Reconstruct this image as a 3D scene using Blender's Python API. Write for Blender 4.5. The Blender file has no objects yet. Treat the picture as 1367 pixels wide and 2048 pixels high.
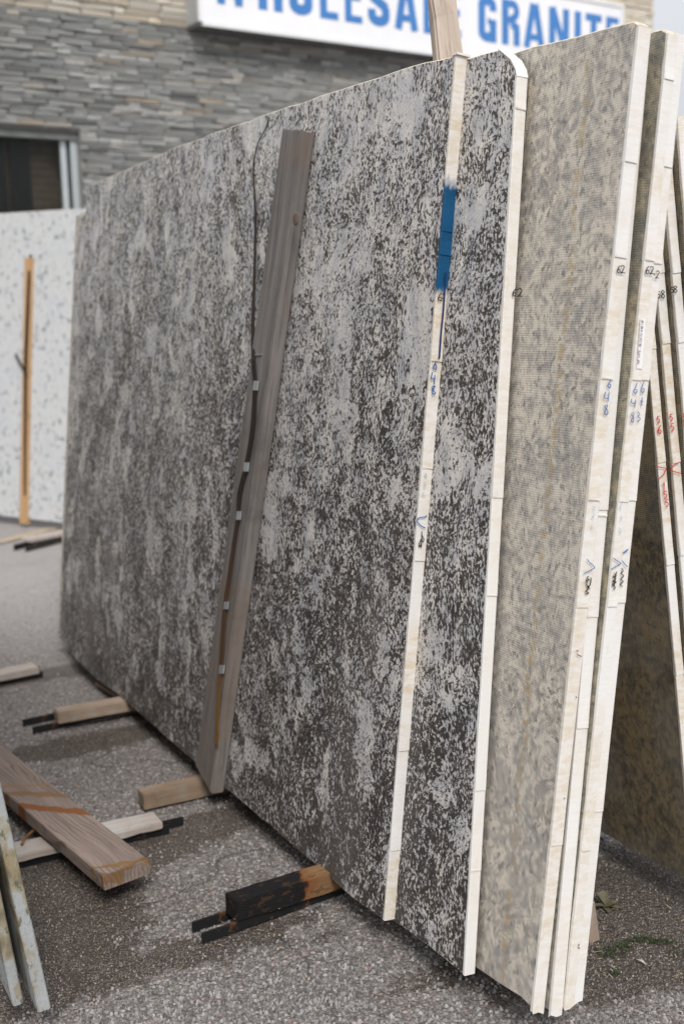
import bpy, bmesh, math, random
from mathutils import Vector, Matrix, noise as mnoise
random.seed(7)
R = random.random
def U(a, b): return a + (b - a) * R()

# ------------------------------------------------------------------ camera, sky, sun, exposure
scene = bpy.context.scene
COL = scene.collection
FPX, ROLL, PITCH, EYE = 2300.0, 0.025, 0.17115, 1.28
sr, cr, sp, cp = math.sin(ROLL), math.cos(ROLL), math.sin(PITCH), math.cos(PITCH)
VF = Vector((0, cp, -sp)); V0 = Vector((0, sp, cp)); VX = Vector((1, 0, 0))
VR = cr * VX - sr * V0; VU = cr * V0 + sr * VX
CAM = Vector((0, 0, EYE))
cd = bpy.data.cameras.new('camera'); cam = bpy.data.objects.new('camera', cd); COL.objects.link(cam)
cd.sensor_fit = 'VERTICAL'; cd.sensor_height = 36; cd.sensor_width = 24; cd.lens = FPX * 36 / 2048
cd.clip_start = 0.05; cd.clip_end = 3000
cam.matrix_world = Matrix(((VR.x, VU.x, -VF.x, 0), (VR.y, VU.y, -VF.y, 0), (VR.z, VU.z, -VF.z, EYE), (0, 0, 0, 1)))
cd.dof.use_dof = True; cd.dof.focus_distance = 2.2; cd.dof.aperture_fstop = 3.1; cd.dof.aperture_blades = 9
scene.camera = cam
scene.render.resolution_x = 683; scene.render.resolution_y = 1024
scene.render.engine = 'CYCLES'
scene.view_settings.view_transform = 'Standard'; scene.view_settings.look = 'None'
scene.view_settings.exposure = 1.2; scene.view_settings.gamma = 1
scene.view_settings.use_curve_mapping = False

SUN_EL, SUN_AZ = math.radians(47), math.radians(168)      # azimuth clockwise from +Y: behind the camera and to its right
world = bpy.data.worlds.new('World'); scene.world = world; world.use_nodes = True
wn = world.node_tree; wn.nodes.clear()
def wnode(t, **k):
    n = wn.nodes.new(t)
    for a, b in k.items(): setattr(n, a, b)
    return n
sky = wnode('ShaderNodeTexSky', sky_type='NISHITA', sun_disc=False)
sky.sun_elevation = SUN_EL; sky.sun_rotation = SUN_AZ; sky.air_density = 1.0; sky.dust_density = 4.0; sky.ozone_density = 1.0
tc = wnode('ShaderNodeTexCoord'); mp = wnode('ShaderNodeMapping'); mp.inputs['Scale'].default_value = (1, 1, 2.5)
cl = wnode('ShaderNodeTexNoise'); cl.inputs['Scale'].default_value = 2.2; cl.inputs['Detail'].default_value = 6
ramp = wnode('ShaderNodeValToRGB'); ramp.color_ramp.elements[0].position = 0.3; ramp.color_ramp.elements[0].color = (6.7, 6.95, 7.4, 1)
ramp.color_ramp.elements[1].position = 0.75; ramp.color_ramp.elements[1].color = (7.6, 7.8, 8.1, 1)
mixs = wnode('ShaderNodeMixRGB'); mixs.inputs[0].default_value = 0.92
bg = wnode('ShaderNodeBackground'); bg.inputs['Strength'].default_value = 0.055
out = wnode('ShaderNodeOutputWorld')
L = wn.links.new
L(tc.outputs['Generated'], mp.inputs[0]); L(mp.outputs[0], cl.inputs['Vector']); L(cl.outputs[0], ramp.inputs[0])
# an overcast sky is brighter overhead than at the horizon
sx = wnode('ShaderNodeSeparateXYZ'); L(tc.outputs['Generated'], sx.inputs[0])
oc = wnode('ShaderNodeMath', operation='MULTIPLY_ADD', use_clamp=False); L(sx.outputs[2], oc.inputs[0]); oc.inputs[1].default_value = 1.08; oc.inputs[2].default_value = 0.64
om = wnode('ShaderNodeMath', operation='MAXIMUM'); L(oc.outputs[0], om.inputs[0]); om.inputs[1].default_value = 0.4
sc_ = wnode('ShaderNodeVectorMath', operation='SCALE'); L(om.outputs[0], sc_.inputs['Scale'])
L(sky.outputs[0], mixs.inputs[1]); L(ramp.outputs[0], mixs.inputs[2]); L(mixs.outputs[0], sc_.inputs[0]); L(sc_.outputs[0], bg.inputs[0])
L(bg.outputs[0], out.inputs[0])
sd = bpy.data.lights.new('sun', 'SUN'); sd.energy = 1.15; sd.angle = math.radians(20); sd.color = (1, 0.965, 0.92)
sun = bpy.data.objects.new('sun', sd); COL.objects.link(sun); sun.location = (0, 0, 8)
sdir = Vector((math.sin(SUN_AZ) * math.cos(SUN_EL), math.cos(SUN_AZ) * math.cos(SUN_EL), math.sin(SUN_EL)))
sun.rotation_euler = sdir.to_track_quat('Z', 'Y').to_euler()

# ------------------------------------------------------------------ surveying: where a sight line meets a real plane
def ray(x, y): return VR * ((x - 683.5) / FPX) + VF + VU * ((1024 - y) / FPX)
def G(x, y, z=0.0):
    r = ray(x, y); return CAM + r * ((z - EYE) / r.z)
def ON(x, y, P, n):
    r = ray(x, y); return CAM + r * ((P - CAM).dot(n) / r.dot(n))
ZB = 0.065
NB = G(768, 1841, ZB)
D = (G(137, 1305, ZB) - NB).normalized(); D.z = 0; D.normalize()     # along the slabs, away from the camera
N = Vector((D.y, -D.x, 0))                                            # across the stack, to the right
UP = Vector((0, 0, 1))

# ------------------------------------------------------------------ mesh helpers
def tag(o, label=None, cat=None, group=None, kind=None):
    if cat and not kind: kind = 'thing' if kind is None else kind
    if kind == 'thing' and cat in ('gravel', 'grass', 'litter'): kind = 'stuff'
    for k, v in (('label', label), ('category', cat), ('group', group), ('kind', kind)):
        if v: o[k] = v
    return o
def empty(name, loc=(0, 0, 0)):
    o = bpy.data.objects.new(name, None); COL.objects.link(o); o.location = loc; o.empty_display_size = 0.1; return o
def frame(origin, x, z):
    x = x.normalized(); z = (z - x * z.dot(x)).normalized(); y = z.cross(x)
    return Matrix(((x.x, y.x, z.x, origin.x), (x.y, y.y, z.y, origin.y), (x.z, y.z, z.z, origin.z), (0, 0, 0, 1)))
PM = {}
def link(name, me, mats, parent=None, M=None, smooth=False):
    o = bpy.data.objects.new(name, me); COL.objects.link(o)
    if mats and not me.materials:
        for m in (mats if isinstance(mats, (list, tuple)) else [mats]): me.materials.append(m)
    if parent is not None:
        pm = PM[parent.name]; M = pm if M is None else M
        o.parent = parent; o.matrix_basis = pm.inverted() @ M
    else:
        M = Matrix.Identity(4) if M is None else M; o.matrix_basis = M
    PM[o.name] = M
    if smooth:
        for p_ in me.polygons: p_.use_smooth = True
    return o
def thing(name, M, label, cat, group=None):
    o = bpy.data.objects.new(name, None); COL.objects.link(o); o.empty_display_size = 0.1
    o.matrix_basis = M; PM[o.name] = M
    return tag(o, label, cat, group)
def mesh(verts, faces, name='mesh'):
    me = bpy.data.meshes.new(name); me.from_pydata([tuple(v) for v in verts], [], faces); me.validate(); me.update(); return me
def bm_mesh(bm, name='mesh'):
    bmesh.ops.recalc_face_normals(bm, faces=bm.faces)
    me = bpy.data.meshes.new(name); bm.to_mesh(me); bm.free(); return me
def prism_bm(pts, y0, y1, bevel=0.0, bevmat=0, sidemat=0, seg=1):
    """outline pts (x, z) extruded from y0 to y1"""
    bm = bmesh.new()
    a = [bm.verts.new((x, y0, z)) for x, z in pts]; b = [bm.verts.new((x, y1, z)) for x, z in pts]
    f1 = bm.faces.new(a); f2 = bm.faces.new(b); n = len(pts)
    for i in range(n):
        f = bm.faces.new((a[i], a[(i + 1) % n], b[(i + 1) % n], b[i])); f.material_index = sidemat
    bmesh.ops.recalc_face_normals(bm, faces=bm.faces)
    if bevel:
        es = [e for e in bm.edges if any(f in (f1, f2) for f in e.link_faces)]
        bmesh.ops.bevel(bm, geom=es, offset=bevel, segments=seg, affect='EDGES', material=bevmat)
    return bm
def box_bm(x0, x1, y0, y1, z0, z1, bevel=0.0, cuts=0, jit=0.0, seed=0):
    bm = bmesh.new(); bmesh.ops.create_cube(bm, size=1)
    for v in bm.verts: v.co = Vector(((x0 + x1) / 2 + v.co.x * (x1 - x0), (y0 + y1) / 2 + v.co.y * (y1 - y0), (z0 + z1) / 2 + v.co.z * (z1 - z0)))
    if cuts:
        es = [e for e in bm.edges if abs((e.verts[0].co - e.verts[1].co).x) > 0.6 * (x1 - x0)]
        bmesh.ops.subdivide_edges(bm, edges=es, cuts=cuts, use_grid_fill=True)
    if bevel: bmesh.ops.bevel(bm, geom=[e for e in bm.edges if e.calc_face_angle(0) > 0.5], offset=bevel, segments=2, affect='EDGES')
    if jit:
        for v in bm.verts: v.co += mnoise.noise_vector(v.co * 22 + Vector((seed * 3.7, 0, 0))) * jit
    return bm

# ------------------------------------------------------------------ materials
class NT:
    def __init__(s, name, rough=0.7, spec=0.3):
        s.m = bpy.data.materials.new(name); s.m.use_nodes = True; s.t = s.m.node_tree
        s.b = s.t.nodes['Principled BSDF']; s.b.inputs['Roughness'].default_value = rough
        s.b.inputs['Specular IOR Level'].default_value = spec
        s.tc = s.n('ShaderNodeTexCoord'); s.obj = s.tc.outputs['Object']; s.geo = None
    def n(s, t, **k):
        x = s.t.nodes.new(t)
        for a, b in k.items(): setattr(x, a, b)
        return x
    def set(s, sock, v):
        if isinstance(v, bpy.types.NodeSocket): s.t.links.new(v, sock)
        elif isinstance(v, (tuple, list)) and len(v) == 3 and sock.type == 'RGBA': sock.default_value = (*v, 1)
        else: sock.default_value = v
    def math(s, op, a, b=0.0, c=None, clamp=False):
        x = s.n('ShaderNodeMath', operation=op, use_clamp=clamp); s.set(x.inputs[0], a); s.set(x.inputs[1], b)
        if c is not None: s.set(x.inputs[2], c)
        return x.outputs[0]
    def map(s, v, scale=(1, 1, 1), loc=(0, 0, 0), rot=(0, 0, 0)):
        x = s.n('ShaderNodeMapping'); s.set(x.inputs[0], v); x.inputs['Scale'].default_value = scale
        x.inputs['Location'].default_value = loc; x.inputs['Rotation'].default_value = rot; return x.outputs[0]
    def noise(s, v, scale, detail=3, rough=0.55, dist=0.0, col=False):
        x = s.n('ShaderNodeTexNoise'); s.set(x.inputs['Vector'], v); x.inputs['Scale'].default_value = scale
        x.inputs['Detail'].default_value = detail; x.inputs['Roughness'].default_value = rough; x.inputs['Distortion'].default_value = dist
        return x.outputs['Color' if col else 'Fac']
    def voro(s, v, scale, feature='F1', rnd=1.0):
        x = s.n('ShaderNodeTexVoronoi', feature=feature); s.set(x.inputs['Vector'], v); x.inputs['Scale'].default_value = scale
        x.inputs['Randomness'].default_value = rnd; return x
    def warp(s, v, scale, amt):
        c = s.noise(v, scale, 2, col=True)
        a = s.n('ShaderNodeVectorMath', operation='SUBTRACT'); s.set(a.inputs[0], c); a.inputs[1].default_value = (.5, .5, .5)
        b = s.n('ShaderNodeVectorMath', operation='SCALE'); s.set(b.inputs[0], a.outputs[0]); b.inputs['Scale'].default_value = amt
        d = s.n('ShaderNodeVectorMath', operation='ADD'); s.set(d.inputs[0], v); s.set(d.inputs[1], b.outputs[0]); return d.outputs[0]
    def step(s, v, a, b, lo=0.0, hi=1.0):
        x = s.n('ShaderNodeMapRange', interpolation_type='SMOOTHSTEP'); s.set(x.inputs[0], v); s.set(x.inputs[1], a); s.set(x.inputs[2], b)
        x.inputs[3].default_value = lo; x.inputs[4].default_value = hi; return x.outputs[0]
    def mix(s, f, a, b, mode='MIX'):
        x = s.n('ShaderNodeMixRGB', blend_type=mode); s.set(x.inputs[0], f); s.set(x.inputs[1], a); s.set(x.inputs[2], b); return x.outputs[0]
    def ramp(s, f, stops, interp='LINEAR'):
        x = s.n('ShaderNodeValToRGB'); s.set(x.inputs[0], f); r = x.color_ramp; r.interpolation = interp
        while len(r.elements) > 1: r.elements.remove(r.elements[0])
        r.elements[0].position = stops[0][0]; r.elements[0].color = (*stops[0][1], 1)
        for p_, c in stops[1:]: r.elements.new(p_).color = (*c, 1)
        return x.outputs[0]
    def sep(s, v):
        x = s.n('ShaderNodeSeparateXYZ'); s.set(x.inputs[0], v); return x.outputs
    def comb(s, x_, y_, z_):
        x = s.n('ShaderNodeCombineXYZ'); s.set(x.inputs[0], x_); s.set(x.inputs[1], y_); s.set(x.inputs[2], z_); return x.outputs[0]
    def rnd(s):
        a = s.n('ShaderNodeObjectInfo').outputs['Random']; b = s.n('ShaderNodeNewGeometry').outputs['Random Per Island']
        return s.math('FRACT', s.math('ADD', a, b))
    def bump(s, h, dist=0.002, strength=1.0, prev=None):
        x = s.n('ShaderNodeBump'); x.inputs['Distance'].default_value = dist; x.inputs['Strength'].default_value = strength; s.set(x.inputs['Height'], h)
        if prev is not None: s.set(x.inputs['Normal'], prev)
        s.t.links.new(x.outputs[0], s.b.inputs['Normal']); return x.outputs[0]
    def done(s, col, rough=None):
        s.set(s.b.inputs['Base Color'], col)
        if rough is not None: s.set(s.b.inputs['Roughness'], rough)
        return s.m

def granite(name, seed, cover=0.0, tilt=0.0):
    m = NT(name, 0.38, 0.28)
    v = m.map(m.obj, (1, 1, 1), (seed, seed * 2, seed * 3))
    w = m.warp(v, 3.0, 0.10); w = m.warp(w, 14.0, 0.03)
    ws = m.map(w, (1.0, 1.0, 0.62), rot=(0, tilt, 0))
    big = m.noise(m.map(w, (1, 1, .8)), 3.2, 3, 0.55); mid = m.noise(m.map(w, (1, 1, .7)), 11, 4, 0.65)
    fl = m.noise(ws, 185, 4, 0.68, 0.3); clump = m.noise(m.map(w, (1, 1, .75), (1, 1, 6)), 46, 3, 0.6)
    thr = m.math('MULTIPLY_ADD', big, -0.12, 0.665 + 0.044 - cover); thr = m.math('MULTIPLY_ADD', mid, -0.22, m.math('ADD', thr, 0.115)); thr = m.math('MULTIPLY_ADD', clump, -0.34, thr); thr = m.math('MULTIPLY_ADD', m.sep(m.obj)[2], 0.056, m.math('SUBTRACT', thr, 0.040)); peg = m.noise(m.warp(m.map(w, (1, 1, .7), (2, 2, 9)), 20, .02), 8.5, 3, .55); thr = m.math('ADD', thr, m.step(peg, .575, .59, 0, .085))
    # threshold follows pale and dark mineral; height term paints lower-slab shade as denser flecks
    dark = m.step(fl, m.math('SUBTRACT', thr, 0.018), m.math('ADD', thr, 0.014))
    fine = m.noise(m.map(w, (1, 1, .7), (5, 5, 5)), 330, 2, 0.6)
    spk = m.step(fine, 0.61, 0.66)
    spk = m.math('MULTIPLY', spk, m.step(mid, 0.36, 0.5))
    tone = m.noise(m.map(w, (1, 1, .5), (9, 3, 1)), 26, 4, 0.6)
    light = m.ramp(tone, [(0.30, (.38, .38, .39)), (0.44, (.52, .505, .505)), (0.56, (.62, .59, .56)), (0.72, (.72, .665, .59))])
    hue = m.noise(m.map(w, (1, 1, .6), (2, 8, 4)), 5, 2)
    light = m.mix(m.step(hue, 0.5, 0.7, 0, .35), light, (.44, .435, .45))
    light = m.mix(m.step(hue, 0.47, 0.3, 0, .3), light, (.50, .455, .39))
    vein = m.noise(m.map(w, (1, 1, .25), (3, 1, 7)), 16, 2, .5)
    vl = m.math('ABSOLUTE', m.math('SUBTRACT', vein, 0.5)); light = m.mix(m.step(vl, 0.012, 0.0, 0, 0.45), light, (.2, .19, .19)); light = m.mix(m.step(m.noise(m.map(w, (1, 1, .6), (8, 8, 2)), 240, 3, .7), .5, .64, 0, .5), light, (.27, .26, .265))
    dcol = m.ramp(m.noise(v, 120, 2), [(0.30, (.010, .007, .006)), (0.5, (.025, .018, .015)), (0.62, (.06, .048, .042)), (0.75, (.13, .11, .10))])
    c = m.mix(m.math('MULTIPLY', spk, 0.65), light, (.13, .12, .115))
    c = m.mix(m.math('MULTIPLY', dark, 0.94), c, dcol)
    c = m.mix(m.step(m.noise(m.map(v, (1, 1, .3)), 2.3, 3), .52, .8, 0, .28), c, (.30, .27, .25))      # dust runs
    m.bump(m.math('SUBTRACT', m.noise(v, 160, 3), m.math('MULTIPLY', dark, .35)), 0.0007, 0.5)
    return m.done(c, m.step(m.noise(m.map(v, (1, 1, .4)), 7, 5, .7), 0.35, 0.65, 0.22, 0.6))

def netted(name, seed, pale, grey, yellow, amt_y=0.5, vein_x=None, net=0.0040, dk=0.72):
    m = NT(name, 0.62, 0.3)
    v = m.map(m.obj, (1, 1, 1), (seed, seed, seed)); w = m.warp(v, 8, 0.05)
    a = m.noise(m.map(w, (1, 1, .75)), 24, 5, 0.7, 0.6); b = m.noise(m.map(w, (1, 1, .8), (4, 4, 4)), 70, 4, 0.65); big = m.noise(m.map(w, (1, 1, .7)), 3.0, 3)
    s_ = m.math('ADD', m.math('MULTIPLY', a, 0.42), m.math('MULTIPLY', b, 0.58)); s_ = m.math('MULTIPLY_ADD', big, 0.14, m.math('SUBTRACT', s_, 0.07))
    c = m.ramp(s_, [(0.40, grey), (0.50, tuple((p + g) / 2 for p, g in zip(pale, grey))), (0.56, pale), (0.68, tuple(p * 1.12 for p in pale))])
    y = m.noise(m.map(w, (1, 1, .5), (7, 7, 7)), 6, 4, .6); c = m.mix(m.math('MULTIPLY', m.step(y, 0.52, 0.7), amt_y), c, yellow)
    dsp = m.noise(m.map(w, (1, 1, .7), (1, 9, 2)), 105, 3, .6); c = m.mix(m.step(dsp, 0.575, 0.64, 0, dk), c, tuple(g * .4 for g in grey))
    xyz = m.sep(m.obj)
    if vein_x:
        x0, z0, sl = vein_x
        wx = m.math('MULTIPLY_ADD', m.noise(m.map(m.obj, (0, 0, 1)), 6, 3), 0.05, -0.025)
        dx = m.math('SUBTRACT', m.math('SUBTRACT', xyz[0], m.math('MULTIPLY_ADD', m.math('SUBTRACT', xyz[2], z0), sl, x0)), wx)
        band = m.step(m.math('ABSOLUTE', dx), 0.012, 0.003)
        dash = m.step(m.noise(m.map(m.obj, (.6, 1, 1), rot=(0, .6, 0)), 60, 2), 0.46, 0.56)
        c = m.mix(m.math('MULTIPLY', m.math('MULTIPLY', band, dash), 0.62), c, (.38, .25, .08))
    wob = m.noise(m.obj, 18, 2, col=True); wb = m.sep(wob)
    fx = m.math('FRACT', m.math('MULTIPLY', m.math('MULTIPLY_ADD', wb[0], 0.006, xyz[0]), 1 / net))
    fz = m.math('FRACT', m.math('MULTIPLY', m.math('MULTIPLY_ADD', wb[2], 0.006, xyz[2]), 1 / net))
    tx = m.step(m.math('ABSOLUTE', m.math('SUBTRACT', fx, .5)), 0.18, 0.36); tz = m.step(m.math('ABSOLUTE', m.math('SUBTRACT', fz, .5)), 0.18, 0.36)
    th = m.math('MAXIMUM', tx, tz)                                   # glass fibre threads of the backing net
    keep = m.step(m.noise(m.map(v, (1, 1, 1), (2, 2, 2)), 5, 3), 0.36, 0.55, 0.35, 1.0)
    c = m.mix(m.math('MULTIPLY', m.math('SUBTRACT', 1.0, th), m.math('MULTIPLY', keep, .55)), c, m.mix(1.0, c, (.38, .38, .40), 'MULTIPLY'))
    c = m.mix(m.math('MULTIPLY', th, m.math('MULTIPLY', keep, .28)), c, (.62, .59, .54))
    m.bump(th, 0.0006, 0.5)
    return m.done(c)

def plain(name, col, rough=0.7, var=0.12, scale=12, spec=0.3, metal=0.0, bump=0.0):
    m = NT(name, rough, spec); nz = m.noise(m.obj, scale, 5, 0.6)
    c = m.mix(m.step(nz, 0.3, 0.7), tuple(x * (1 - var) for x in col), tuple(min(1, x * (1 + var)) for x in col))
    m.b.inputs['Metallic'].default_value = metal
    if bump: m.bump(m.noise(m.obj, scale * 6, 4), bump, 0.6)
    return m.done(c)

def tape(name, seed, stain=0.5, blue=None):
    """white edge film; local z runs up the edge"""
    m = NT(name, 0.5, 0.35); v = m.map(m.obj, (1, 1, 1), (seed, 0, seed))
    big = m.noise(m.map(v, (3, 1, 1)), 3.3, 3, .6)
    rip = m.noise(m.map(m.warp(v, 30, .02), (30, 30, 75)), 1.0, 4, .7)
    msk = m.math('MULTIPLY', m.step(big, 0.38, 0.56), m.step(rip, 0.36, 0.66, .15, .9))
    c = m.mix(m.math('MULTIPLY', m.noise(v, 40, 3), .25), (.76, .745, .725), (.66, .63, .58))
    c = m.mix(m.math('MULTIPLY', msk, stain), c, (.58, .455, .28))
    c = m.mix(m.step(m.noise(m.map(v, (6, 6, 1.5)), 11, 4, .7), 0.62, 0.72, 0, .35 * stain + .1), c, (.50, .37, .20))
    if blue:
        (z0, z1) = blue; z = m.sep(m.obj)[2]; zz = m.math('MULTIPLY_ADD', m.math('SUBTRACT', m.noise(m.map(m.obj, (2, 2, 1)), 38, 3), .5), .05, z)
        bm_ = m.math('MULTIPLY', m.step(zz, z0 - .012, z0 + .012), m.step(zz, z1 + .014, z1 - .014))
        bc = m.mix(m.noise(m.map(m.obj, (1, 1, .3)), 60, 3), (.002, .055, .14), (.003, .085, .20))
        c = m.mix(bm_, c, bc)
    m.bump(m.noise(m.map(v, (30, 30, 130)), 1.0, 4, .65), 0.0012, 0.55)
    return m.done(c)

def wood(name, c1, c2, dark, stain=None, stain_amt=0.0, scale=1.0, rings=False, rough=0.8, burn=None):
    """grain along local x"""
    m = NT(name, rough, 0.2); w = m.warp(m.map(m.obj, (.35, 1, 1)), 7, 0.02)
    g = m.noise(m.map(w, (.035 * scale, 1 * scale, 1 * scale)), 230, 5, .75); g2 = m.noise(m.map(w, (.12, 1, 1)), 38, 4, .6)
    c = m.mix(m.step(g2, .3, .7), c1, c2); c = m.mix(m.step(g, .50, .68, 0, .5), c, dark); c = m.mix(m.step(g, .46, .34, 0, .14), c, tuple(min(1, q * 1.45) for q in c2))
    if rings:
        ww = m.warp(m.map(m.obj, (.30, 1, 1)), 9, 0.10)
        x = m.n('ShaderNodeTexWave', wave_type='BANDS', bands_direction='Z'); m.set(x.inputs['Vector'], m.map(ww, (1, 1, 1))); x.inputs['Scale'].default_value = 26
        x.inputs['Distortion'].default_value = 2.2; x.inputs['Detail'].default_value = 2; x.inputs['Detail Scale'].default_value = 1.0
        c = m.mix(m.step(x.outputs['Fac'], .72, .95, 0, .6), c, dark)
        y = m.n('ShaderNodeTexWave', wave_type='BANDS', bands_direction='Y'); m.set(y.inputs['Vector'], ww); y.inputs['Scale'].default_value = 22
        y.inputs['Distortion'].default_value = 3.0; y.inputs['Detail'].default_value = 2
        c = m.mix(m.step(y.outputs['Fac'], .75, .96, 0, .62), c, dark)
    blot = m.noise(m.map(m.obj, (1, 1, 1), (3, 3, 3)), 9, 4, .6); c = m.mix(m.step(blot, .52, .72, 0, .4), c, tuple(x_ * .55 for x_ in c1))
    if stain:
        sn = m.noise(m.map(m.obj, (1, 1, 1), (6, 1, 2)), 5.5, 3, .6); c = m.mix(m.math('MULTIPLY', m.step(sn, .48, .60), stain_amt), c, stain)
    if burn:
        bx, bcol, rim = burn; x_ = m.sep(m.obj)[0]; xx = m.math('MULTIPLY_ADD', m.math('SUBTRACT', m.noise(m.map(m.obj, (1, 1, 1)), 28, 4), .5), .09, x_)
        c = m.mix(m.step(xx, bx + .05, bx - .02), c, rim); c = m.mix(m.step(xx, bx + .008, bx - .012), c, bcol)
        c = m.mix(m.math('MULTIPLY', m.step(m.noise(m.map(m.obj, (.5, 1, 1)), 55, 4, .7), .54, .62), .6), c, (.07, .038, .02))
        pe = m.noise(m.map(m.obj, (1, 1, 1.6)), 42, 3, .6); c = m.mix(m.math('MULTIPLY', m.step(pe, .66, .70), m.step(m.sep(m.obj)[2], -.006, -.016)), c, (.42, .30, .2))
    m.bump(m.math('ADD', g, m.math('MULTIPLY', g2, .6)), 0.002, 0.9)
    return m.done(c)

# ------------------------------------------------------------------ ground
def nq(P): v = P - NB; return v.dot(N), v.dot(D)
DIRT = []
def dirt(px, py, rn, rq, amt=1.0):
    n_, q_ = nq(G(px, py)); DIRT.append((n_, q_, rn, rq, amt))
dirt(110, 1345, .45, .10); dirt(170, 1485, .42, .10, 1.1); dirt(30, 1130, 1.2, .18, .5)
dirt(120, 1870, .20, .16, 1.25); dirt(60, 1990, .18, .10, .9); dirt(150, 1760, .20, .12, 1.1); dirt(330, 1685, .28, .09, .9)
dirt(420, 1640, .26, .07, .8); dirt(560, 1840, .22, .05, .6); dirt(410, 1900, .18, .05, .7)
dirt(620, 1880, .2, .05, .5); dirt(1290, 1840, .35, .22, 1.2); dirt(1250, 1900, .3, .1, 1.0); dirt(1350, 1760, .3, .2, .8)
dirt(820, 1960, .25, .06, .5)
def dirtiness(P):
    n_, q_ = nq(P); s_ = 0
    for a, b, rn, rq, k in DIRT:
        s_ += k * math.exp(-(((n_ - a) / rn) ** 2 + ((q_ - b) / rq) ** 2))
    return min(1.0, s_)
def axis(a, b, step, far):
    xs = []; x = a
    while x <= b: xs.append(x); x += step
    lo, hi, k = a, b, step * 3
    left, right = [], []
    while lo > -far: lo -= k; left.append(lo); hi += k; right.append(hi); k *= 1.7
    return left[::-1] + xs + right
gx, gy = axis(-2.8, 1.7, .03, 900), axis(1.0, 7.6, .035, 900)
gv, gf, ga = [], [], []
for j, y in enumerate(gy):
    for i, x in enumerate(gx):
        near = -3 < x < 2 and .8 < y < 8
        P = Vector((x, y, 0))
        z = mnoise.noise(P * 2.1) * .004 + mnoise.noise(P * 11) * .0012 if near else 0
        gv.append((x, y, z - .002)); ga.append(dirtiness(P) if near else 0.1)
        if i and j:
            a = j * len(gx) + i; gf.append((a, a - 1, a - len(gx) - 1, a - len(gx)))
me = mesh(gv, gf)
at = me.attributes.new('dirt', 'FLOAT', 'POINT'); at.data.foreach_set('value', ga)
m = NT('asphalt', 0.85, 0.25)
an = m.n('ShaderNodeAttribute', attribute_name='dirt').outputs['Fac']
o3 = m.obj
dn = m.math('ADD', an, m.math('MULTIPLY_ADD', m.noise(o3, 13, 6, .72), 1.5, -.75)); dm = m.step(dn, .38, .66)
v1 = m.voro(m.warp(o3, 40, .008), 74); v2 = m.voro(o3, 210); v3 = m.voro(o3, 520)
c1 = m.ramp(m.sep(v1.outputs['Color'])[0], [(0, (.15, .142, .142)), (.35, (.25, .24, .24)), (.6, (.35, .34, .345)), (.85, (.48, .465, .475)), (.97, (.46, .38, .34))], 'LINEAR')
c2 = m.ramp(m.sep(v2.outputs['Color'])[1], [(0, (.07, .065, .063)), (.5, (.19, .178, .175)), (.85, (.38, .36, .355)), (1, (.52, .48, .44))])
stone = m.step(v1.outputs['Distance'], .46, .30); pick = m.step(m.sep(v1.outputs['Color'])[2], .42, .48)
fine = m.mix(.5, c2, m.ramp(m.sep(v3.outputs['Color'])[0], [(0, (.07, .064, .062)), (.7, (.19, .18, .172)), (1, (.45, .43, .41))]))
c = m.mix(m.math('MULTIPLY', stone, pick), fine, c1)
soil = m.mix(m.noise(o3, 30, 5, .7), (.032, .025, .021), (.07, .055, .046))
sp = m.step(m.sep(v2.outputs['Color'])[0], .80, .86); soil = m.mix(m.math('MULTIPLY', sp, m.step(v2.outputs['Distance'], .5, .3)), soil, c2)
sp3 = m.step(m.sep(v3.outputs['Color'])[1], .80, .86); soil = m.mix(sp3, soil, (.22, .185, .155))
c = m.mix(1, c, (.84, .80, .77), 'MULTIPLY'); c = m.mix(m.math('MULTIPLY', dm, .93), c, soil)
c = m.mix(m.step(m.noise(o3, 1.7, 4), .4, .7, 0, .3), c, m.mix(1, c, (.62, .58, .55), 'MULTIPLY'))
ck = m.voro(m.warp(o3, 3, .4), 1.1, 'DISTANCE_TO_EDGE'); c = m.mix(m.step(ck.outputs['Distance'], .010, .003, 0, .5), c, (.04, .035, .03))
dist = m.math('LESS_THAN', m.sep(o3)[1], 1e9)
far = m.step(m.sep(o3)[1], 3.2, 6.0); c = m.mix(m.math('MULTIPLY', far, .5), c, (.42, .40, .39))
m.bump(m.math('ADD', m.math('MULTIPLY', m.math('SUBTRACT', 1.0, v1.outputs['Distance']), stone), m.math('MULTIPLY', m.math('SUBTRACT', 1.0, v2.outputs['Distance']), .5)), .004, .8)
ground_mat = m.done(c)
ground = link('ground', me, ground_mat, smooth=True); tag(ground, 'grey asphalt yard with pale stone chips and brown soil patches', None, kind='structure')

# worn yellow paint line far left
m = NT('worn_yellow_paint', .8); k = m.noise(m.obj, 30, 4, .7); ypaint = m.done(m.mix(m.step(k, .4, .6), (.45, .34, .20), (.30, .27, .25)))
a, b = G(-60, 1100), G(118, 1055); t_ = (b - a).normalized(); s_ = Vector((-t_.y, t_.x, 0)) * .05
me = mesh([a - s_ + UP * .006, b - s_ + UP * .006, b + s_ + UP * .006, a + s_ + UP * .006], [(0, 1, 2, 3)])
tag(link('painted_line', me, ypaint), 'faded yellow line painted across the far asphalt', None, kind='structure')

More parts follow.
